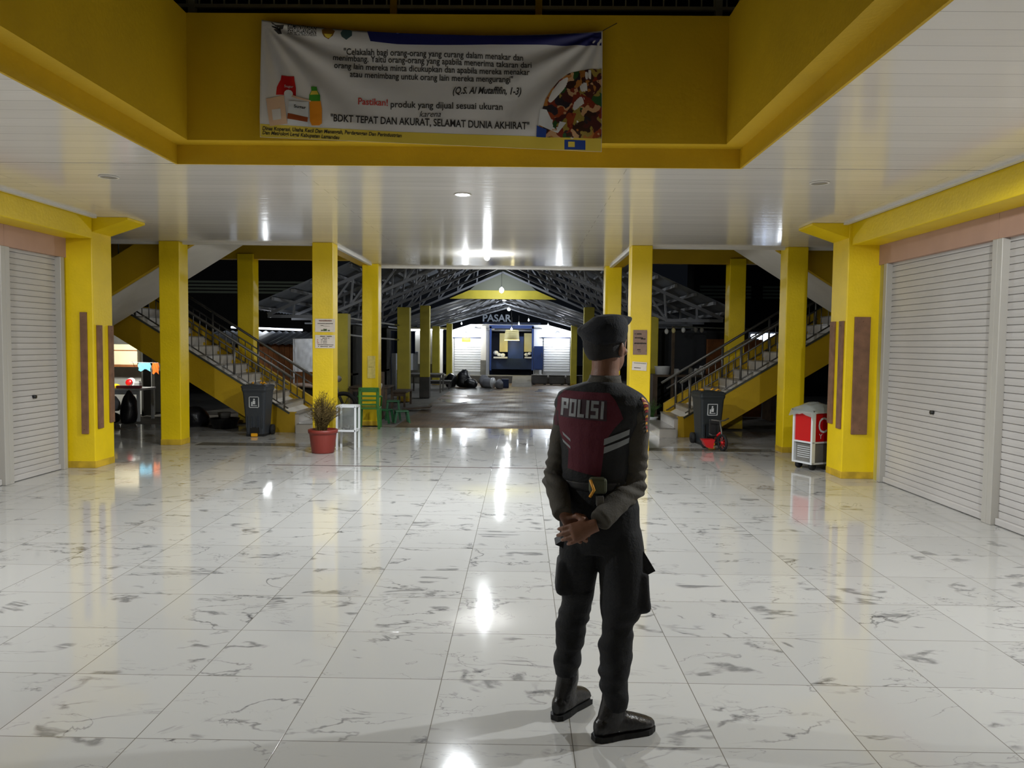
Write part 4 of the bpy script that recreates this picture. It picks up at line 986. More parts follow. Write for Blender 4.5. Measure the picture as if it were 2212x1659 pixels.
b = M(); b.box(-3.12, -2.98, 16.62, 16.76, 0, 1.0); b.box(-3.14, -2.96, 16.6, 16.78, 0, .04); solo(b, 'wooden_post', WOODD, 'short wooden post that carries the round pan', 'post')
# dark stalls along the lane (both sides)
def stall(x0, x1, y0, y1, h, mt, label, m=False):
    r = thing('market_stall', ((x0+x1)/2, y0, 0), label, 'stall')
    M().box(x0, x1, y1-.05, y1, 0, h).build('back_panel', mt, r)
    M().box(x0, x0+.05, y0, y1, 0, h).build('side_panel', mt, r); M().box(x1-.05, x1, y0, y1, 0, h).build('side_panel', mt, r)
    M().box(x0-.1, x1+.1, y0-.3, y1, h, h+.04).build('roof_panel', TIN, r); M().box(x0, x1, y0, y0+.5, .75, .80).build('counter', WOODD, r)
    return r
stall(-5.6, -4.45, 20.5, 22.2, 2.1, DARKW, 'dark empty stall behind the olive columns on the left')
stall(-5.6, -4.2, 24.0, 26.5, 2.1, DARKW, 'dark stall with white sheets deeper along the left of the lane')
stall(3.3, 4.6, 21.0, 23.0, 2.1, DARKW, 'dark stall on the right side of the lane')
t_ = M(); n = 10
for (x, y, z0, z1, w_, lb, mm) in ((-3.7, 25.0, .75, 1.35, .7, 'white sheet hanging behind the olive columns', TARP), (-3.75, 24.5, 1.3, 2.0, .75, 'dark cloth hanging behind the olive columns', BLUED)):
    t_ = M(); vs = [(x-w_/2+w_*i/n, y+.05*math.sin(i*1.7), z0+(z1-z0)*j/n) for j in range(n+1) for i in range(n+1)]
    t_.add(vs, [(j*(n+1)+i, j*(n+1)+i+1, (j+1)*(n+1)+i+1, (j+1)*(n+1)+i) for j in range(n) for i in range(n)], True); t_.tube([(x-w_/2-.02, y, z1), (x+w_/2+.02, y, z1)], .012, 6); t_.tube([(x-w_/2-.02, y, 0), (x-w_/2-.02, y, z1+.01)], .015, 6)
    solo(t_, 'hanging_cloth', mm, lb, 'cloth')
# wall rails (curved white awning edge) between the columns
for (z, lb) in ((2.12, 'upper curved white awning pipe left of the lane'), (1.72, 'lower curved white awning pipe left of the lane')):
    t_ = M().tube([(-4.36, 17.95, z+.12), (-4.15, 18.12, z+.1), (-3.8, 19.2, z+.04), (-3.4, 21.28, z)], .022, 8); solo(t_, 'awning_pipe', WHP, lb, 'pipe')
# wooden shack and tarp behind the left stairs
r = thing('wooden_shack', (-5.5, 18.3, 0), 'orange-brown board shack behind the left stairs', 'shack')
b = M()
for k in range(14): x = -6.4+k*.125; b.box(x, x+.118, 17.9, 17.93, 0, 1.56+.015*(k % 3))
b.build('board_wall', WOODO, r); b = M()
for k in range(8): y = 17.93+k*.12; b.box(-4.68, -4.65, y, y+.11, 0, 1.56)
b.build('side_boards', WOODO, r)
s = M(); n = 36; vs = []
for j in range(n*2+1):
    x = -7.6+j*3.0/(n*2); dz = .02*math.sin(j*math.pi/2)
    for y, z in ((17.3, 1.53), (19.2, 1.84)): vs.append((x, y, z+dz+.04))
s.add(vs, [(2*j, 2*j+1, 2*j+3, 2*j+2) for j in range(n*2)]); s.build('tin_roof', TIN, r, fix=False)
M().tube([(-7.3, 19.3, 1.98), (-5.5, 19.3, 1.93)], .025, 8).build('tube_lamp', TUBE, r); M().tube([(-6.4, 19.3, 1.86), (-6.4, 19.3, 1.96)], .012, 6).build('lamp_post', DKST, r)
p0, p1 = at(637, 803, 16.6), at(684, 733, 16.6)
t_ = M(); n = 14; vs = [(p0.x+(p1.x-p0.x)*i/n, 16.6+.03*noise.noise(Vector((i*.5, j*.5, 0))), p0.z+(p1.z-p0.z)*j/n) for j in range(n+1) for i in range(n+1)]
t_.add(vs, [(j*(n+1)+i, j*(n+1)+i+1, (j+1)*(n+1)+i+1, (j+1)*(n+1)+i) for j in range(n) for i in range(n)], True); t_.tube([(p0.x-.05, 16.62, p1.z), (p1.x+.1, 16.62, p1.z)], .015, 6)
t_.tube([(p0.x-.03, 16.62, 0), (p0.x-.03, 16.62, p1.z)], .02, 6); t_.tube([(p1.x+.06, 16.62, 0), (p1.x+.06, 16.62, p1.z)], .02, 6)
solo(t_, 'tarpaulin', TARP, 'white tarpaulin hung beside the notices column', 'tarpaulin')
r = thing('hanging_bulb', (-4.0, 15.9, 1.78), 'added bulb hidden behind the notices column to brighten the tarpaulin', 'lamp')  # added bulb and cord, modelled only to carry the tarpaulin light
M().ball((-4.0, 15.9, 1.86), .03).build('bulb', LEDS, r); M().tube([(-4.0, 15.9, 1.89), (-4.0, 15.9, 3.92)], .006, 5).build('cord', BLK, r)
# motorcycle behind the left stair foot
r = thing('motorcycle', (-4.35, 16.2, 0), 'dark motorcycle with a pale seat cover parked behind the left stairs', 'motorcycle')
def mwheel(cx, cy, rr):
    c_ = Vector((cx, cy, rr)); wm = M(); wm.tube([c_+Vector((math.cos(t_)*rr*.9, 0, math.sin(t_)*rr*.9)) for t_ in [2*math.pi*i/28 for i in range(28)]], .045, 8, closed=True)
    w1 = wm.build('wheel', BLKR, r); hh = M(); hh.tube([c_-Vector((0, .04, 0)), c_+Vector((0, .04, 0))], .05, 10)
    for k in range(6): t_ = k*math.pi/3; hh.tube([c_, c_+Vector((math.cos(t_)*rr*.85, 0, math.sin(t_)*rr*.85))], .01, 4)
    hh.build('hub', STEEL, w1)
mwheel(-4.95, 16.2, .29); mwheel(-3.75, 16.2, .29)
b = M(); b.loft([((-4.9, 16.2, .52), (0, .06, 0), (0, 0, .06)), ((-4.6, 16.2, .58), (0, .12, 0), (0, 0, .12)), ((-4.3, 16.2, .50), (0, .13, 0), (0, 0, .14)), ((-4.05, 16.2, .56), (0, .10, 0), (0, 0, .10))]); b.build('body', BLK, r)
b = M(); b.loft([((-4.95, 16.2, .72), (0, .07, 0), (0, 0, .03)), ((-4.6, 16.2, .72), (0, .13, 0), (0, 0, .05)), ((-4.25, 16.2, .68), (0, .10, 0), (0, 0, .04))]); b.build('seat', mat('pale_seat_cover', (170, 150, 140), .6), r)
M().tube([(-3.75, 16.2, .29), (-3.88, 16.2, .6), (-3.95, 16.2, .92)], .03, 8).build('fork', STEEL, r)
M().tube([(-4.05, 15.9, 1.0), (-3.97, 16.05, .95), (-3.95, 16.2, .93), (-3.97, 16.35, .95), (-4.05, 16.5, 1.0)], .015, 8).build('handlebar', BLK, r)
M().ball((-3.86, 16.2, .86), (.07, .09, .07)).build('headlight', LENSOFF, r)

# ============================================================= LIT STALL under the left stairs
def Z(px, py, Y): return at(px, py, Y)
r = thing('stall_partition', (-8.3, 16.9, 0), 'grey and white partition at the back of the lit stall', 'partition')
M().box(-10.2, -7.55, 17.3, 17.4, 0, 1.75).build('panel', mat('grey_stall_panel', (150, 150, 146), .7, vary=.2), r)
a, b_ = Z(225, 790, 16.3), Z(296, 744, 16.3)
r = thing('wall_cabinet', ((a.x+b_.x)/2, 16.5, a.z), 'cream wall cabinet with a brown edge in the lit stall', 'cabinet')
M().box(a.x, b_.x, 16.3, 16.75, a.z+.02, b_.z, bev=.01).build('body', mat('cream_cabinet', (232, 224, 190), .6, vary=.12), r)
M().box(a.x, b_.x+.03, 16.27, 16.76, a.z-.02, a.z+.03).build('bottom_edge', WOODO, r); M().box(a.x, b_.x, 16.29, 16.31, b_.z-.14, b_.z-.12).build('groove', WOODO, r)
M().box(b_.x+.03, b_.x+.07, 16.4, 16.8, 0, b_.z).build('side_post', DARKW, r)
M().box(-9.9, -8.1, 16.76, 16.9, 0, a.z).build('backboard', mat('white_backboard', (205, 208, 204), .6, vary=.2), r)
table(-9.6, -7.62, 15.25, 15.95, .66, WHP, 'cluttered white work table in the lit stall under the stairs', 'work_table')
def cloth(c_, w_, d_, h_, mt, label, seed, nm='cloth', cat='cloth'):
    m_ = M(); n = 12; vs = []
    for j in range(n+1):
        for i in range(n+1):
            u, v = i/n-.5, j/n-.5; vs.append((c_[0]+u*w_, c_[1]+v*d_, c_[2]+h_*max(0, 1-(abs(u)*2)**3)*max(0, 1-(abs(v)*2)**3)*(.7+.6*noise.noise(Vector((u*4, v*4, seed))))+.002))
    m_.add(vs, [(j*(n+1)+i, j*(n+1)+i+1, (j+1)*(n+1)+i+1, (j+1)*(n+1)+i) for j in range(n) for i in range(n)], True)
    return solo(m_, nm, mt, label, cat)
cloth((-8.35, 15.45, .66), .55, .35, .10, YLC, 'crumpled yellow cloth on the lit work table', 2)
cloth((-8.85, 15.6, .66), .4, .4, .16, BAG, 'black bag at the left end of the lit work table', 3, 'plastic_bag', 'bag')
r = thing('plate', (-8.02, 15.72, .66), 'red and white plate leaning on the lit work table', 'plate')
m_ = M(); m_.lathe([(.02, 0), (.06, .01), (.10, .025), (.103, .03), (.06, .016), (.02, .010)]); m_.v = [Matrix.Rotation(1.2, 3, 'X') @ v+Vector((-8.02, 15.72, .75)) for v in m_.v]; m_.build('dish', WHP, r)
m_ = M(); m_.lathe([(.01, .014), (.07, .018), (.07, .024), (.01, .02)]); m_.v = [Matrix.Rotation(1.2, 3, 'X') @ v+Vector((-8.05, 15.70, .76)) for v in m_.v]; m_.build('red_center', REDP, r)
m_ = M(); m_.box(-7.86, -7.74, 15.5, 15.62, .66, .78, bev=.015); m_.box(-7.84, -7.76, 15.52, 15.60, .78, .80); solo(m_, 'paper_box', WHP, 'small white box on the right of the lit work table', 'box')
m_ = M(); m_.box(-8.1, -7.62, 15.26, 15.36, .665, .72, bev=.01); m_.box(-8.08, -7.64, 15.255, 15.262, .68, .70); solo(m_, 'tray', PINKP, 'pinkish tray at the front of the lit work table', 'tray')
blob('rubbish_bag', BAG, (-8.80, 15.0, 0), (.36, .20, .30), 'wide black bag under the lit work table', 'bag', 5)
blob('rubbish_bag', SACK, (-8.12, 14.98, .23), (.24, .17, .18), 'translucent grey bag in front of the lit work table', 'bag', 6)
blob('rubbish_bag', BAG, (-8.12, 14.98, 0), (.22, .18, .13), 'small black bag beneath the grey one', 'bag', 8)
blob('rubbish_bag', BAG, (-7.68, 14.95, 0), (.15, .18, .36), 'upright dark bag beside the yellow column at the lit stall', 'bag', 7)
m_ = M(); m_.lathe([(.02, 0), (.14, 0), (.21, .16), (.22, .165), (.205, .17), (.13, .02), (.02, .02)], (-8.42, 14.5, 0)); solo(m_, 'basin', BASIN, 'dark blue basin on the floor before the lit stall', 'basin')
for (px, py, w_, h_, mt, lb) in ((312, 790, .26, .16, BLC, 'light blue cloth hanging on the line in the lit stall'), (336, 793, .14, .22, ORC, 'orange cloth hanging at the right end of the line')):
    c_ = at(px, py, 15.9); c_.z = at(312, 783, 15.92).z-h_/2; m_ = M(); n = 8
    m_.add([(c_.x-w_/2+w_*i/n, 15.9+.02*math.sin(i*2+j), c_.z-h_/2+h_*j/n-(.03*math.sin(i) if j == 0 else 0)) for j in range(n+1) for i in range(n+1)], [(j*(n+1)+i, j*(n+1)+i+1, (j+1)*(n+1)+i+1, (j+1)*(n+1)+i) for j in range(n) for i in range(n)], True)
    solo(m_, 'hanging_cloth', mt, lb, 'cloth', 'cloths on the stall line')
c_ = at(312, 783, 15.92); m_ = M().tube([(-8.3, 16.35, c_.z), (-8.15, 15.9, c_.z), (-7.3, 15.9, c_.z-.005), (-7.3, 15.9, 0)], .006, 5); solo(m_, 'clothes_line', WHP, 'cord the cloths hang on in the lit stall', 'line')
# clutter in the dark under both stairs
blob('rubbish_bag', BAG, (-6.25, 14.6, 0), (.28, .25, .22), 'black basin-like bag in the dark under the left stairs', 'bag', 11)
m_ = M(); m_.lathe([(.02, 0), (.2, 0), (.27, .18), (.28, .19), (.26, .19), (.19, .02), (.02, .02)], (-5.55, 14.3, 0)); solo(m_, 'basin', BLK, 'black basin on the floor under the left stairs', 'basin')
m_ = M(); m_.lathe([(.02, .19), (.1, .19), (.12, .3), (.02, .3)], (-5.55, 14.3, 0)); solo(m_, 'pot', CONC, 'grey pot standing in the black basin', 'pot')

# ============================================================= RIGHT STALL behind the right stairs
r = thing('kitchen_stall', (3.5, 17.2, 0), 'dark food stall cluttered with jars behind the right stairs', 'stall')
M().box(2.9, 5.6, 16.9, 17.5, .95, 1.0).build('counter', WOODD, r); M().box(4.3, 5.6, 17.9, 17.95, 0, 1.8).build('board_wall', WOODO, r)
M().box(2.9, 3.0, 16.9, 17.5, 0, .95).build('leg', WOODD, r); M().box(5.5, 5.6, 16.9, 17.5, 0, .95).build('leg', WOODD, r)
M().box(3.2, 5.35, 18.2, 18.3, 0, 2.0).build('back_sheet', NIGHT, r)
M().tube([(3.3, 16.8, 2.05), (6.0, 16.9, 2.0)], .015, 6).build('hanging_rail', DKST, r); M().box(3.28, 3.34, 16.8, 16.86, 0, 2.06).build('post', WOODD, r); M().box(5.95, 6.0, 16.87, 16.93, 0, 2.02).build('post', WOODD, r)
c_ = at(1436, 804, 16.8)
m_ = M(); m_.lathe([(.02, 0), (.15, 0), (.17, .17), (.18, .18), (.16, .18), (.14, .02), (.02, .02)], (c_.x, 17.1, 1.0)); solo(m_, 'plastic_basket', WHP, 'white plastic basket on the dark counter right of the poster column', 'basket')
for i, (dx, rr, hh) in enumerate(((.30, .07, .13), (.62, .05, .16), (.74, .05, .14), (.86, .06, .20))):
    m_ = M(); m_.lathe([(.01, 0), (rr, 0), (rr, hh*.8), (rr*.75, hh*.9), (rr*.8, hh), (.01, hh)], (c_.x+dx, 17.05, 1.0))
    solo(m_, 'jar', WHP if i != 1 else CONC, ['wide pale jar next to the white basket', 'slim grey jar, second right of the basket', 'pale jar, third right of the basket', 'tallest pale jar at the right of the row'][i], 'jar', 'jars on the dark counter')
for i, (px, py) in enumerate(((1440, 716), (1455, 714), (1476, 713), (1503, 712), (1516, 713))):
    p = at(px, py, 16.8); m_ = M(); m_.ball(p, (.045, .045, .06)); m_.tube([p+Vector((0, 0, .05)), (p.x, 16.82, 2.03)], .004, 4)
    solo(m_, 'hanging_pouch', [WHP, CREAM, WHP, CONC, CONC][i], 'pale pouch hanging over the dark counter, '+['nearest the poster column', 'second from the poster column', 'in the middle of its row', 'second from the right stair railing', 'nearest the right stair railing'][i], 'pouch', 'pouches hanging over the dark counter')
# bright window strip beyond right stairs
r = thing('lit_shop_sign', (6.2, 19.6, 1.9), 'bright broken strip of lit panels seen through the right railing', 'lit panel')
for (px0, px1, py0, py1) in ((1622, 1650, 722, 731), (1640, 1664, 720, 738), (1660, 1672, 721, 730), (1670, 1690, 721, 735)):
    f = M(); a = at(px0, py1, 19.5); b_ = at(px1, py0, 19.5); f.box(a.x, b_.x, 19.5, 19.54, a.z, b_.z, bev=.03); f.build('panel', TUBE, r)
a = at(1560, 742, 19.6); b_ = at(1720, 718, 19.6); M().box(a.x, b_.x, 19.6, 19.68, a.z, b_.z).build('backing', NIGHT, r); M().box(a.x+.1, a.x+.16, 19.6, 19.66, 0, a.z).build('post', DKST, r); M().box(b_.x-.2, b_.x-.14, 19.6, 19.66, 0, a.z).build('post', DKST, r)
# far night buildings with louvres
for m in (False, True):
    X = lambda x: mx(x, m)
    r = thing('night_building', (X(-11), 26, 0), 'dark two-storey building with faint louvres beyond the %s stairs' % ('right' if m else 'left'), 'building')
    M().box(X(-7.0), X(-20), 26, 27, 0, 8).build('wall', NIGHT, r)
    for (xa, xb) in ((-8.9, -7.2), (-11.3, -9.3), (-13.4, -11.7)):
        l = M()
        for k in range(4): l.box(X(xa), X(xb), 25.9, 25.97, 3.24+k*.115, 3.31+k*.115)
        l.build('louvre', mat('louvre_grey', (150, 165, 150), .7), r)
    M().box(X(-6.9), X(-20), 25.4, 26.2, 2.0, 2.2).build('ledge', NIGHT, r)
# service cable loops: thin wire over the lane
# ============================================================= THE OFFICER
PX, PY = .335, 3.2
r = thing('person', (PX, PY, 0), 'police officer from behind in POLISI vest and dark beret, hands clasped at the back', 'person')
PH = math.radians(22)
fw = Vector((math.sin(PH), math.cos(PH), 0)); rt = Vector((math.cos(PH), -math.sin(PH), 0)); UP = Vector((0, 0, 1))
def W(px, py, dy=0): return at(px, py, PY+dy)
def bake(name, m_, voxel, mt, parent, smooth=4, disp=None, fac=.5):
    me = bpy.data.meshes.new('tmp'); me.from_pydata(m_.v, [], m_.f); bm = bmesh.new(); bm.from_mesh(me); bmesh.ops.recalc_face_normals(bm, faces=bm.faces[:]); bm.to_mesh(me); bm.free()
    o = bpy.data.objects.new('tmp', me); COL.objects.link(o)
    a = o.modifiers.new('r', 'REMESH'); a.mode = 'VOXEL'; a.voxel_size = voxel
    if smooth: b = o.modifiers.new('s', 'SMOOTH'); b.iterations = smooth; b.factor = fac
    dg = bpy.context.evaluated_depsgraph_get(); dg.update(); e = bpy.data.meshes.new_from_object(o.evaluated_get(dg)); bpy.data.objects.remove(o); bpy.data.meshes.remove(me)
    if disp:
        nn = [v.normal.copy() for v in e.vertices]
        for v, n in zip(e.vertices, nn): v.co += n*disp(v.co, n)
    vs = [v.co.copy() for v in e.vertices]; fs = [tuple(p.vertices) for p in e.polygons]; bpy.data.meshes.remove(e)
    q = M(); q.add(vs, fs, True); ob = q.build(name, mt, parent, fix=False); ob['_n'] = 0; del ob['_n']
    return ob, BVHTree.FromPolygons(vs, fs)
def sec(px, z, a, b, ang=PH, dx=0, dy=0):
    """horizontal ellipse; px gives the picture column of its centre"""
    y = at(px, 800, PY+dy); c_ = Vector((y.x+dx, PY+dy, z)); u = Vector((math.cos(ang), -math.sin(ang), 0))*a; v = Vector((math.sin(ang), math.cos(ang), 0))*b
    return (c_, u, v)
def limb(pts, n=20):
    """pts: (pos, radius_side, radius_depth) tube with sections across the path"""
    secs = []; prev = None
    P_ = [Vector(p[0]) for p in pts]
    for i, p in enumerate(pts):
        t = (P_[min(i+1, len(pts)-1)]-P_[max(i-1, 0)]).normalized()
        u = Vector((1, 0, 0))-t*t.x; u.normalize(); v = t.cross(u)
        secs.append((P_[i], u*p[1], v*p[2]))
    return secs
# key joints
LSH, LEL, LWR = W(1226, 876, .06), W(1198, 1028, .05), W(1216, 1112, -.15)
RSH, REL, RWR = W(1373, 880, -.05), W(1368, 1045, -.03), W(1296, 1125, -.20)
HEADC = Vector((.352, 3.215, 1.630)); HA = math.radians(40)
hf = Vector((math.sin(HA), math.cos(HA), 0)); hr = Vector((math.cos(HA), -math.sin(HA), 0))
# legs : (px left, px right, py, Y offset)
def leg_secs(rows, grow=1.0):
    out = []
    for (x0, x1, py, dy, dp) in rows:
        a = W(x0, py, dy); b = W(x1, py, dy); hw = (b.x-a.x)/2*grow
        out.append(((a+b)/2, Vector((hw, 0, 0)), Vector((0, hw*dp, 0))))
    return out
LL = [(1228, 1300, 1110, .0, 1.05), (1214, 1302, 1145, .01, 1.05), (1208, 1300, 1180, .02, 1.1), (1206, 1292, 1225, .04, 1.12), (1210, 1286, 1262, .06, 1.12), (1214, 1279, 1300, .08, 1.15), (1203, 1274, 1335, .10, 1.05), (1198, 1266, 1362, .11, 1.0), (1197, 1255, 1400, .125, 1.1), (1197, 1252, 1435, .135, 1.15), (1199, 1250, 1456, .14, 1.15)]
RL = [(1300, 1372, 1110, -.03, 1.05), (1290, 1386, 1145, -.03, 1.05), (1288, 1391, 1180, -.03, 1.1), (1293, 1394, 1225, -.03, 1.1), (1296, 1396, 1262, -.035, 1.05), (1297, 1391, 1300, -.04, 1.05), (1298, 1378, 1330, -.04, 1.1), (1300, 1366, 1357, -.045, 1.1), (1294, 1368, 1385, -.045, 1.05), (1294, 1364, 1425, -.05, 1.1), (1295, 1359, 1460, -.05, 1.15), (1297, 1356, 1500, -.05, 1.15), (1300, 1352, 1530, -.05, 1.2)]
# ---- body (skin), one continuous mesh
b = M()
b.ball(HEADC+Vector((0, 0, .022)), (.080, .098, .098), 28, 18, Matrix(((hr.x, hf.x, 0), (hr.y, hf.y, 0), (0, 0, 1))))
hm = Matrix(((hr.x, hf.x, 0), (hr.y, hf.y, 0), (0, 0, 1)))
def H(x, y, z): return HEADC+hm @ Vector((x, y, z))
b.ball(H(0, .030, -.045), (.060, .068, .070), 22, 14, hm)           # jaw
b.ball(H(0, .075, -.088), (.026, .022, .018), 12, 8, hm)            # chin
b.loft([(H(0, .088, .025), hr*.010, hf*.008), (H(0, .104, -.005), hr*.013, hf*.012), (H(0, .110, -.020), hr*.018, hf*.013), (H(0, .095, -.030), hr*.012, hf*.008)], n=12)   # nose
for s_ in (-1, 1):
    b.ball(H(s_*.017, .094, -.022), .009, 10, 6)                     # nostril wings
    b.loft([(H(s_*.010, .092, .034), UP*.007, hf*.008), (H(s_*.035, .086, .038), UP*.008, hf*.010), (H(s_*.058, .066, .030), UP*.006, hf*.008)], n=8)  # brow
    b.ball(H(s_*.045, .066, -.018), (.020, .016, .018), 12, 8, hm)     # cheek bone
    b.ball(H(s_*.080, -.004, -.010), (.009, .020, .030), 14, 10, hm)    # ear
    b.ball(H(s_*.087, -.010, .000), (.006, .014, .022), 12, 8, hm)
b.ball(H(0, .096, -.052), (.024, .010, .006), 14, 8, hm); b.ball(H(0, .094, -.062), (.021, .010, .007), 14, 8, hm)   # lips
b.loft([(Vector((.352, 3.20, 1.60)), rt*.058, fw*.060), (Vector((.350, 3.195, 1.54)), rt*.056, fw*.060), (Vector((.346, 3.19, 1.49)), rt*.062, fw*.064), (Vector((.342, 3.19, 1.44)), rt*.085, fw*.075)])
b.loft([sec(1298, 1.47, .07, .06), sec(1297, 1.43, .15, .085), sec(1296, 1.38, .165, .098), sec(1292, 1.28, .15, .098), sec(1290, 1.18, .128, .09), sec(1291, 1.08, .125, .09), sec(1296, .97, .140, .100), sec(1298, .84, .12, .08)])
for (sh, el, wr) in ((LSH, LEL, LWR), (RSH, REL, RWR)):
    b.loft(limb([(sh+Vector((0, 0, .03)), .035, .04), (sh, .045, .048), (sh.lerp(el, .5), .042, .044), (el, .036, .038), (el.lerp(wr, .3), .038, .038), (wr, .025, .022)]))
b.loft(leg_secs(LL, .70)+[(W(1226, 1500, .145), Vector((.031, 0, 0)), Vector((0, .033, 0))), (W(1226, 1525, .15), Vector((.026, 0, 0)), Vector((0, .028, 0)))])
b.loft(leg_secs(RL, .70)+[(W(1328, 1560, -.048), Vector((.026, 0, 0)), Vector((0, .028, 0)))])
LH, LT = Vector((.175, 3.29, 0)), Vector((.315, 3.475, 0)); RH, RTT = Vector((.335, 3.115, 0)), Vector((.575, 3.215, 0))
for h_, t_ in ((LH, LT), (RH, RTT)):
    d = (t_-h_).normalized(); sd = d.cross(UP)
    b.loft([(h_+d*.03+UP*.06, sd*.018, UP*.02), (h_+d*.07+UP*.065, sd*.022, UP*.026), (h_+d*.15+UP*.052, sd*.026, UP*.015), (h_+d*.22+UP*.042, sd*.024, UP*.008)])
# hands
def hand(wr, d, n, side, curl, spread=1.0, ln=1.0):
    """wr wrist, d finger direction, n palm normal, side thumb side"""
    d = Vector(d).normalized(); n = Vector(n); n = (n-d*n.dot(d)).normalized(); s_ = n.cross(d)*side
    ln *= .9
    b.loft([(wr-d*.02, s_*.026, n*.021), (wr+d*.01, s_*.028, n*.019), (wr+d*.045, s_*.038, n*.018), (wr+d*.078, s_*.041, n*.014), (wr+d*.088, s_*.034, n*.009)], n=18)
    for k, (off, L0) in enumerate(((.031, .042), (.0105, .047), (-.0105, .043), (-.031, .034))):
        p = wr+d*(.082-.006*abs(k-1))+s_*off; dirn = (d+s_*off*1.5*spread).normalized(); ang = 0; pts = [p-dirn*.015]; rr = [.0095]
        for j, (seg, c_) in enumerate(((L0, curl[0]), (L0*.62, curl[1]), (L0*.5, curl[2]))):
            ang += c_; q = dirn*math.cos(ang)+n*math.sin(ang); pts.append(p.copy()); rr.append(.0092-.0004*j); p = p+q*seg*ln; 
        pts.append(p); rr.append(.0068)
        b.tube(pts, rr, 10); 
        for q, ra in zip(pts[1:], rr[1:]): b.ball(q, ra*1.04, 10, 7)
    p = wr+d*.020+s_*.030+n*.004; t1 = (d*.62+s_*.70+n*.35).normalized(); t2 = (d*.85+s_*.2+n*.5).normalized()
    b.tube([p, p+t1*.040, p+t1*.040+t2*.030, p+t1*.040+t2*.052], [.014, .0115, .0100, .0075], 10); b.ball(p+t1*.04, .0118, 10, 7); b.ball(p+t1*.04+t2*.052, .0078, 10, 7)
# right hand lies across, palm towards the camera side of the back; left hand holds it from beneath
hand(RWR+Vector((-.030, -.012, -.020)), (-.90, .02, -.34), (0, .95, -.25), 1, (.35, .5, .4))
hand(LWR+Vector((.010, .012, -.006)), (.62, -.02, -.72), (-.1, -.9, -.1), 1, (.55, .9, .6))
body, bvh = bake('body', b, .0042, SKIN, r, 3)
# hair: short, below the beret
hb = M(); hb.ball(H(0, -.012, .018), (.085, .096, .098), 28, 18, hm); hb.v = [v for v in hb.v]
hair, _ = bake('hair', hb, .005, HAIR, r, 2)
me = hair.data; bm = bmesh.new(); bm.from_mesh(me)
dl = []
for v in bm.verts:
    l = hm.transposed() @ (v.co+r.location-HEADC)
    if l.y > .045 or l.z < -.055+max(0, l.y)*.9 or (l.y > .02 and l.z < .0): dl.append(v)
bmesh.ops.delete(bm, geom=dl, context='VERTS'); bm.to_mesh(me); bm.free()
# eyes, lips
for s_ in (-1, 1):
    e = M().ball(H(s_*.031, .080, .014), .0115, 14, 10).build('eye', EYEW, r); M().ball(H(s_*.031, .0885, .014), .0052, 10, 8).build('iris', INK, e)
    M().tube([H(s_*.014, .103, .038), H(s_*.034, .098, .045), H(s_*.055, .076, .038)], [.003, .004, .002], 6).build('eyebrow', HAIR, r)
M().ball(H(0, .103, -.057), (.022, .006, .007), 14, 8, hm).build('lips', mat('lip_skin', (130, 74, 66), .5), r)
# ---- shirt
def fold(amp, fx, fz, seed, zmul=1):
    def f(p, n):
        v = noise.noise(Vector((p.x*fx+seed, p.y*fx, p.z*fz*zmul)))+.5*noise.noise(Vector((p.x*fx*2.2, p.y*fx*2+seed, p.z*fz*2.3))); return amp*v
    return f
s = M()
s.loft([sec(1308, 1.505, .062, .066, dy=-.005), sec(1305, 1.485, .066, .070, dy=-.005), sec(1300, 1.462, .105, .082), sec(1297, 1.435, .160, .092), sec(1296, 1.39, .176, .105), sec(1292, 1.28, .160, .106), sec(1290, 1.18, .138, .098), sec(1291, 1.06, .136, .10)])
for (sh, el, wr, g) in ((LSH, LEL, LWR, .98), (RSH, REL, RWR, 1.12)):
    wd = (wr-el).normalized()
    s.loft(limb([(sh+Vector((0, 0, .045)), .030, .040), (sh+Vector((0, 0, .015)), .050*g, .058), (sh.lerp(el, .25), .053*g, .060), (sh.lerp(el, .6), .050*g, .056), (sh.lerp(el, .9), .047*g, .052), (el+Vector((0, 0, -.01)), .050*g, .052), (el.lerp(wr, .35), .049*g, .050), (el.lerp(wr, .75), .045*g, .046), (wr-wd*.008, .043*g, .043), (wr+wd*.004, .038*g, .038)]))
def sfold(p, n):
    e_ = 0
    for el in (LEL, REL):
        d = (p-el).length
        if d < .16: e_ += (1-d/.16)*.007*math.sin(p.z*150+p.x*60)
    return fold(.007, 9, 14, 2)(p, n)+e_
shirt, sb = bake('shirt', s, .006, SHIRT, r, 3, sfold)
c_ = M(); c_.loft([(Vector((.349, 3.193, 1.475)), rt*.072, fw*.074), (Vector((.349, 3.195, 1.50)), rt*.066, fw*.069), (Vector((.350, 3.196, 1.515)), rt*.064, fw*.067), (Vector((.350, 3.196, 1.50)), rt*.060, fw*.063)], cap=False)
c_.build('collar', SHIRT, r)
# ---- vest
v_ = M()
v_.loft([sec(1304, 1.487, .080, .080, dy=-.003), sec(1300, 1.466, .125, .092), sec(1297, 1.438, .178, .106), sec(1296, 1.40, .192, .118), sec(1296, 1.33, .186, .122), sec(1292, 1.25, .168, .120), sec(1290, 1.18, .152, .112), sec(1289, 1.10, .146, .112), sec(1290, 1.075, .147, .113)])
for sh in (LSH, RSH): v_.ball(sh+Vector((0, 0, .005)), (.058, .064, .052), 16, 10)
vest, vb = bake('vest', v_, .006, VEST, r, 3, fold(.006, 7, 10, 5))
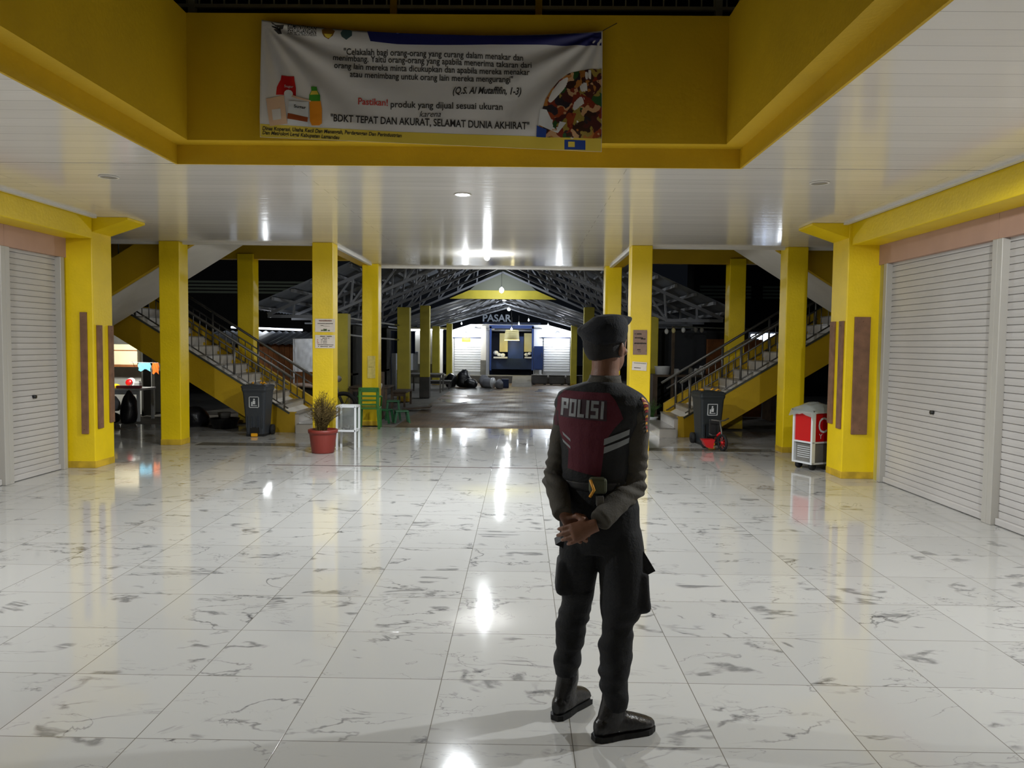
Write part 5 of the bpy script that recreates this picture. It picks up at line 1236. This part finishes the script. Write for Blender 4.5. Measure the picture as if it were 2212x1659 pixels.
# decals on the vest, thrown straight onto its back
def throw(p, bvh_=None, off=.0025):
    hit = (bvh_ or vb).ray_cast(Vector((p.x, PY-1.0, p.z)), Vector((0, 1, 0)))
    return (hit[0]+Vector((0, -off, 0))) if hit[0] else None
def decal(name, rows, mt, parent, bvh_=None, off=.0025, nc=28, nr=5):
    """rows: (py, px left, px right)"""
    R_ = []
    for k in range(len(rows)-1):
        for t in range(nr if k < len(rows)-2 else nr+1):
            f = t/nr; R_.append([rows[k][i]*(1-f)+rows[k+1][i]*f for i in range(3)]+([rows[k][3]*(1-f)+rows[k+1][3]*f] if len(rows[k]) > 3 else [0]))
    vs = []; ok = []
    for (py, x0, x1, tl) in R_:
        for i in range(nc+1):
            px = x0+(x1-x0)*i/nc; q = throw(at(px, py+tl*(i/nc), 3.09), bvh_, off); ok.append(q is not None); vs.append(q or Vector((0, 0, 0)))
    fs = [];
    for j in range(len(R_)-1):
        for i in range(nc):
            f = (j*(nc+1)+i, j*(nc+1)+i+1, (j+1)*(nc+1)+i+1, (j+1)*(nc+1)+i)
            if all(ok[k] for k in f): fs.append(f)
    return M().add(vs, fs, True).build(name, mt, parent)
decal('maroon_panel', [(846, 1222, 1316), (862, 1208, 1328), (885, 1206, 1338), (904, 1205, 1345), (925, 1208, 1325), (950, 1216, 1308), (975, 1232, 1303), (1000, 1232, 1301), (1018, 1230, 1299, 0), (1026, 1229, 1297, 8)][:9] and [(846, 1222, 1316, 3), (862, 1208, 1328, 2), (885, 1206, 1338, 0), (904, 1205, 1345, 0), (925, 1208, 1325, 0), (950, 1216, 1308, 0), (975, 1230, 1303, 4), (1000, 1229, 1300, 8), (1016, 1228, 1297, 15)], MAR, vest, nc=40)
decal('text_backing', [(862, 1214, 1310, 3), (903, 1212, 1309, 6)], mat('dark_maroon_cloth', (54, 34, 42), .8), vest, off=.004)
for (ya, yb) in ((937, 949), (955, 967)): decal('reflective_strip', [(ya+10, 1304, 1360, -20), (yb+12, 1303, 1359, -22)], REFL, vest, off=.004, nr=6)
for (ya, yb) in ((937, 944), (953, 960)): decal('reflective_strip', [(ya, 1217, 1233, 14), (yb, 1219, 1234, 13)], REFL, vest, off=.004, nc=8)
# POLISI : block capitals like the stencil letters on the vest
let = {'P': [[(0, 0), (0, 1), (1, 1), (1, .42), (.3, .42), (.3, .6), (.68, .6), (.68, .82), (.32, .82), (.32, 0)]], 'O': None, 'L': [[(0, 0), (0, 1), (.34, 1), (.34, .2), (1, .2), (1, 0)]], 'I': [[(0, 0), (0, 1), (1, 1), (1, 0)]],
       'S': [[(0, 0), (0, .2), (.66, .2), (.66, .4), (0, .4), (0, 1), (1, 1), (1, .8), (.34, .8), (.34, .6), (1, .6), (1, 0)]]}
def quads(ch):
    if ch == 'P': return [(0, .33, 0, 1), (.33, 1, .8, 1), (.68, 1, .42, .8), (.33, .68, .42, .6)]
    if ch == 'O': return [(0, .32, 0, 1), (.68, 1, 0, 1), (.32, .68, .82, 1), (.32, .68, 0, .18)]
    if ch == 'L': return [(0, .36, 0, 1), (.36, 1, 0, .19)]
    if ch == 'I': return [(0, 1, 0, 1)]
    if ch == 'S': return [(0, 1, .81, 1), (0, .33, .42, .81), (.33, 1, .42, .6), (.67, 1, .19, .42), (0, 1, 0, .19)]
for ch, x0, x1 in (('P', 1215, 1229), ('O', 1231.5, 1245.5), ('L', 1248.5, 1262.5), ('I', 1266, 1272), ('S', 1276, 1292), ('I', 1297, 1303)):
    q = M()
    for (a0, a1, b0, b1) in quads(ch):
        n = 5; vs = []
        for j in range(n+1):
            for i in range(n+1):
                fx = a0+(a1-a0)*i/n; fz = b0+(b1-b0)*j/n; px = x0+(x1-x0)*fx+(fz-.5)*3; py = 900-38*fz+(px-1215)*.055
                t = throw(at(px, py, 3.09), None, .006); vs.append(t or Vector((0, 0, 0)))
        q.add(vs, [(j*(n+1)+i, j*(n+1)+i+1, (j+1)*(n+1)+i+1, (j+1)*(n+1)+i) for j in range(n) for i in range(n)])
    q.build('letter', REFL, vest)
# epaulette and sleeve badges on the right shoulder
decal('sleeve_patch_field', [(852, 1386, 1399), (880, 1388, 1406), (905, 1392, 1407)], SHIRT, shirt, sb, .003, nc=8)
for k, (py, x0, x1, mt) in enumerate(((858, 1388, 1403, GOLD), (864, 1388, 1405, REDT), (870, 1389, 1405, GOLD), (876, 1390, 1406, REDT), (882, 1391, 1406, GOLD), (888, 1393, 1406, REDT), (900, 1396, 1407, GOLD), (906, 1396, 1407, REDT), (914, 1397, 1407, GOLD), (922, 1398, 1407, REDT), (930, 1399, 1407, GOLD))):
    vs = []; n = 6
    for j in (0, 1):
        for i in range(n+1):
            px = x0+(x1-x0)*i/n; q = Vector(at(px, py+5*j-2*math.sin(math.pi*i/n), 3.09)); h = sb.find_nearest(Vector((q.x, 3.10, q.z))); vs.append(h[0]+h[1]*.004)
    M().add(vs, [(i, i+1, n+2+i, n+1+i) for i in range(n)]).build('badge_stripe', mt, shirt)
decal('maroon_sleeve_panel', [(876, 1202, 1212), (900, 1193, 1210), (925, 1188, 1208)], mat('dim_maroon_cloth', (70, 26, 38), .85), shirt, sb, .003, nc=8)
# ---- belt with pouch
bl = M(); bl.loft([sec(1291, 1.045, .148, .114), sec(1291, 1.085, .146, .112)], n=40); belt, bb = bake('belt', bl, .006, BLK, r, 1)
pch = M(); c0 = W(1290, 1045, -.135); pch.box(c0.x-.032, c0.x+.038, c0.y-.02, c0.y+.03, c0.z-.04, c0.z+.025, bev=.012); pch.build('pouch', GREENB, belt)
M().tube([c0+Vector((-.03, -.022, .02)), c0+Vector((-.015, -.03, -.02)), c0+Vector((-.03, -.02, -.05))], .006, 6).build('gold_keychain', GOLD, belt)
M().box(c0.x-.005, c0.x+.025, c0.y-.035, c0.y, c0.z-.085, c0.z-.045, bev=.004).build('clip', STEEL, belt)
# ---- trousers
t = M()
t.loft([sec(1292, 1.095, .138, .108), sec(1297, 1.04, .150, .114), sec(1300, .97, .168, .120), sec(1300, .89, .174, .122), sec(1300, .83, .174, .118), sec(1299, .78, .150, .105)])
t.loft(leg_secs(LL, 1.0)); t.loft(leg_secs(RL, 1.0))
a = W(1225, 1235, .03)
t.box(-.035, .035, -.07, .07, -.09, .06, bev=.02, mtx=Matrix.Translation(W(1219, 1232, .03)) @ Matrix.Rotation(math.radians(4), 4, 'Y'))
t.box(-.032, .032, -.08, .08, -.10, .07, bev=.02, mtx=Matrix.Translation(W(1382, 1262, -.03)) @ Matrix.Rotation(math.radians(-5), 4, 'Y'))
def tfold(p, n):
    z = p.z; k = .005 if z > .6 else .010
    ring = noise.noise(Vector((p.x*4+20, p.y*4, z*24)))*1.5+.5*math.sin(z*80+6*noise.noise(Vector((p.x*7, p.y*7, z*6))))
    low = max(0, min(1, (.62-z)/.2))
    return k*noise.noise(Vector((p.x*9+3, p.y*9, z*11)))+low*.0055*ring
trou, tb = bake('trousers', t, .0065, TROU, r, 3, tfold)
# cargo pocket flaps
fl = M(); c0 = W(1224, 1172, .02)
fl.prism([(W(1222, 1158).x, W(1222, 1158).z), (W(1222, 1182).x, W(1222, 1182).z), (W(1199, 1173).x, W(1199, 1173).z)], 'y', 3.17, 3.28)
fl.build('pocket_flap', TROU, trou)
fl = M(); fl.prism([(W(1384, 1180).x, W(1384, 1180).z), (W(1408, 1220).x, W(1408, 1220).z), (W(1390, 1229).x, W(1390, 1229).z), (W(1376, 1225).x, W(1376, 1225).z)], 'y', 3.11, 3.24); fl.build('pocket_flap', TROU, trou)
# ---- beret
c_ = M()
def cs(px, py, hw, dp, tilt=0, dy=0):
    p = W(px, py, dy); return (p, Vector((hw/519, 0, tilt)), Vector((0, dp, 0)))
c_.loft([cs(1308, 744, 43, .094, .010), cs(1307, 733, 46, .100, .010), cs(1306, 722, 50, .108, .012), cs(1303, 712, 53, .115, .016), cs(1303, 702, 51, .112, .018), cs(1306, 692, 42, .095, .014), cs(1310, 683, 29, .070, .006), cs(1313, 679, 12, .03)], n=36)
c_.loft([(W(1330, 694, .02), Vector((0, .07, 0)), UP*.025), (W(1348, 694, .03), Vector((0, .05, 0)), UP*.026), (W(1359, 692, .035), Vector((0, .035, 0)), UP*.018), (W(1366, 688, .035), Vector((0, .016, 0)), UP*.008)], n=20)
c_.ball(W(1268, 716, .02), (.042, .075, .028), 16, 10); c_.ball(W(1272, 728, .02), (.030, .06, .030), 16, 10)
beret, _ = bake('beret', c_, .005, CAPM, r, 5, fold(.003, 12, 12, 9))
# ---- boots
def boot(h_, t_, ank, nm_z):
    d = (t_-h_); L_ = d.length; d.normalize(); sd = d.cross(UP)
    k = M()
    k.loft([(h_-d*.012+UP*.05, sd*.020, UP*.030), (h_+d*.01+UP*.056, sd*.036, UP*.045), (h_+d*.06+UP*.062, sd*.041, UP*.050), (h_+d*.12+UP*.060, sd*.042, UP*.047), (h_+d*.17+UP*.052, sd*.046, UP*.038), (h_+d*.21+UP*.044, sd*.047, UP*.030), (h_+d*(L_-.02)+UP*.038, sd*.040, UP*.024), (h_+d*(L_+.005)+UP*.034, sd*.022, UP*.015)], n=22)
    k.loft([(h_+d*.065+UP*.04, d*.062, sd*-.043), (h_+d*.064+UP*.10, d*.060, sd*-.044), (Vector((ank.x, ank.y, .16)), d*.053, sd*-.048), (Vector((ank.x, ank.y, .22)), d*.048, sd*-.046), (Vector((ank.x, ank.y, .26)), d*.045, sd*-.043), (Vector((ank.x, ank.y, .28)), d*.038, sd*-.036)], n=22)
    bo, _ = bake('boot', k, .0045, BOOT, r, 3)
    s_ = M(); pr = []
    for f, w2 in ((-.02, .018), (0, .034), (.05, .040), (.11, .036), (.17, .044), (.22, .047), (L_-.02, .040), (L_+.008, .020)): pr.append((f, w2))
    poly = [h_+d*f+sd*w2 for f, w2 in pr]+[h_+d*f-sd*w2 for f, w2 in reversed(pr)]
    n = len(poly); vs = [Vector((p.x, p.y, .001)) for p in poly]+[Vector((p.x, p.y, .024)) for p in poly]
    s_.add(vs, [tuple(range(n))[::-1], tuple(range(n, 2*n))]+[(i, (i+1) % n, n+(i+1) % n, n+i) for i in range(n)]); s_.build('sole', BLKR, bo)
    for q in range(4):
        c0 = h_+d*(.115+.022*q)+UP*(.108-.010*q); M().tube([c0-sd*.024-UP*.006, c0+UP*.004, c0+sd*.024-UP*.006], .0028, 6).build('lace', BLKR, bo)
boot(LH, LT, W(1226, 1490, .145), .09); boot(RH, RTT, W(1326, 1540, -.05), .08)
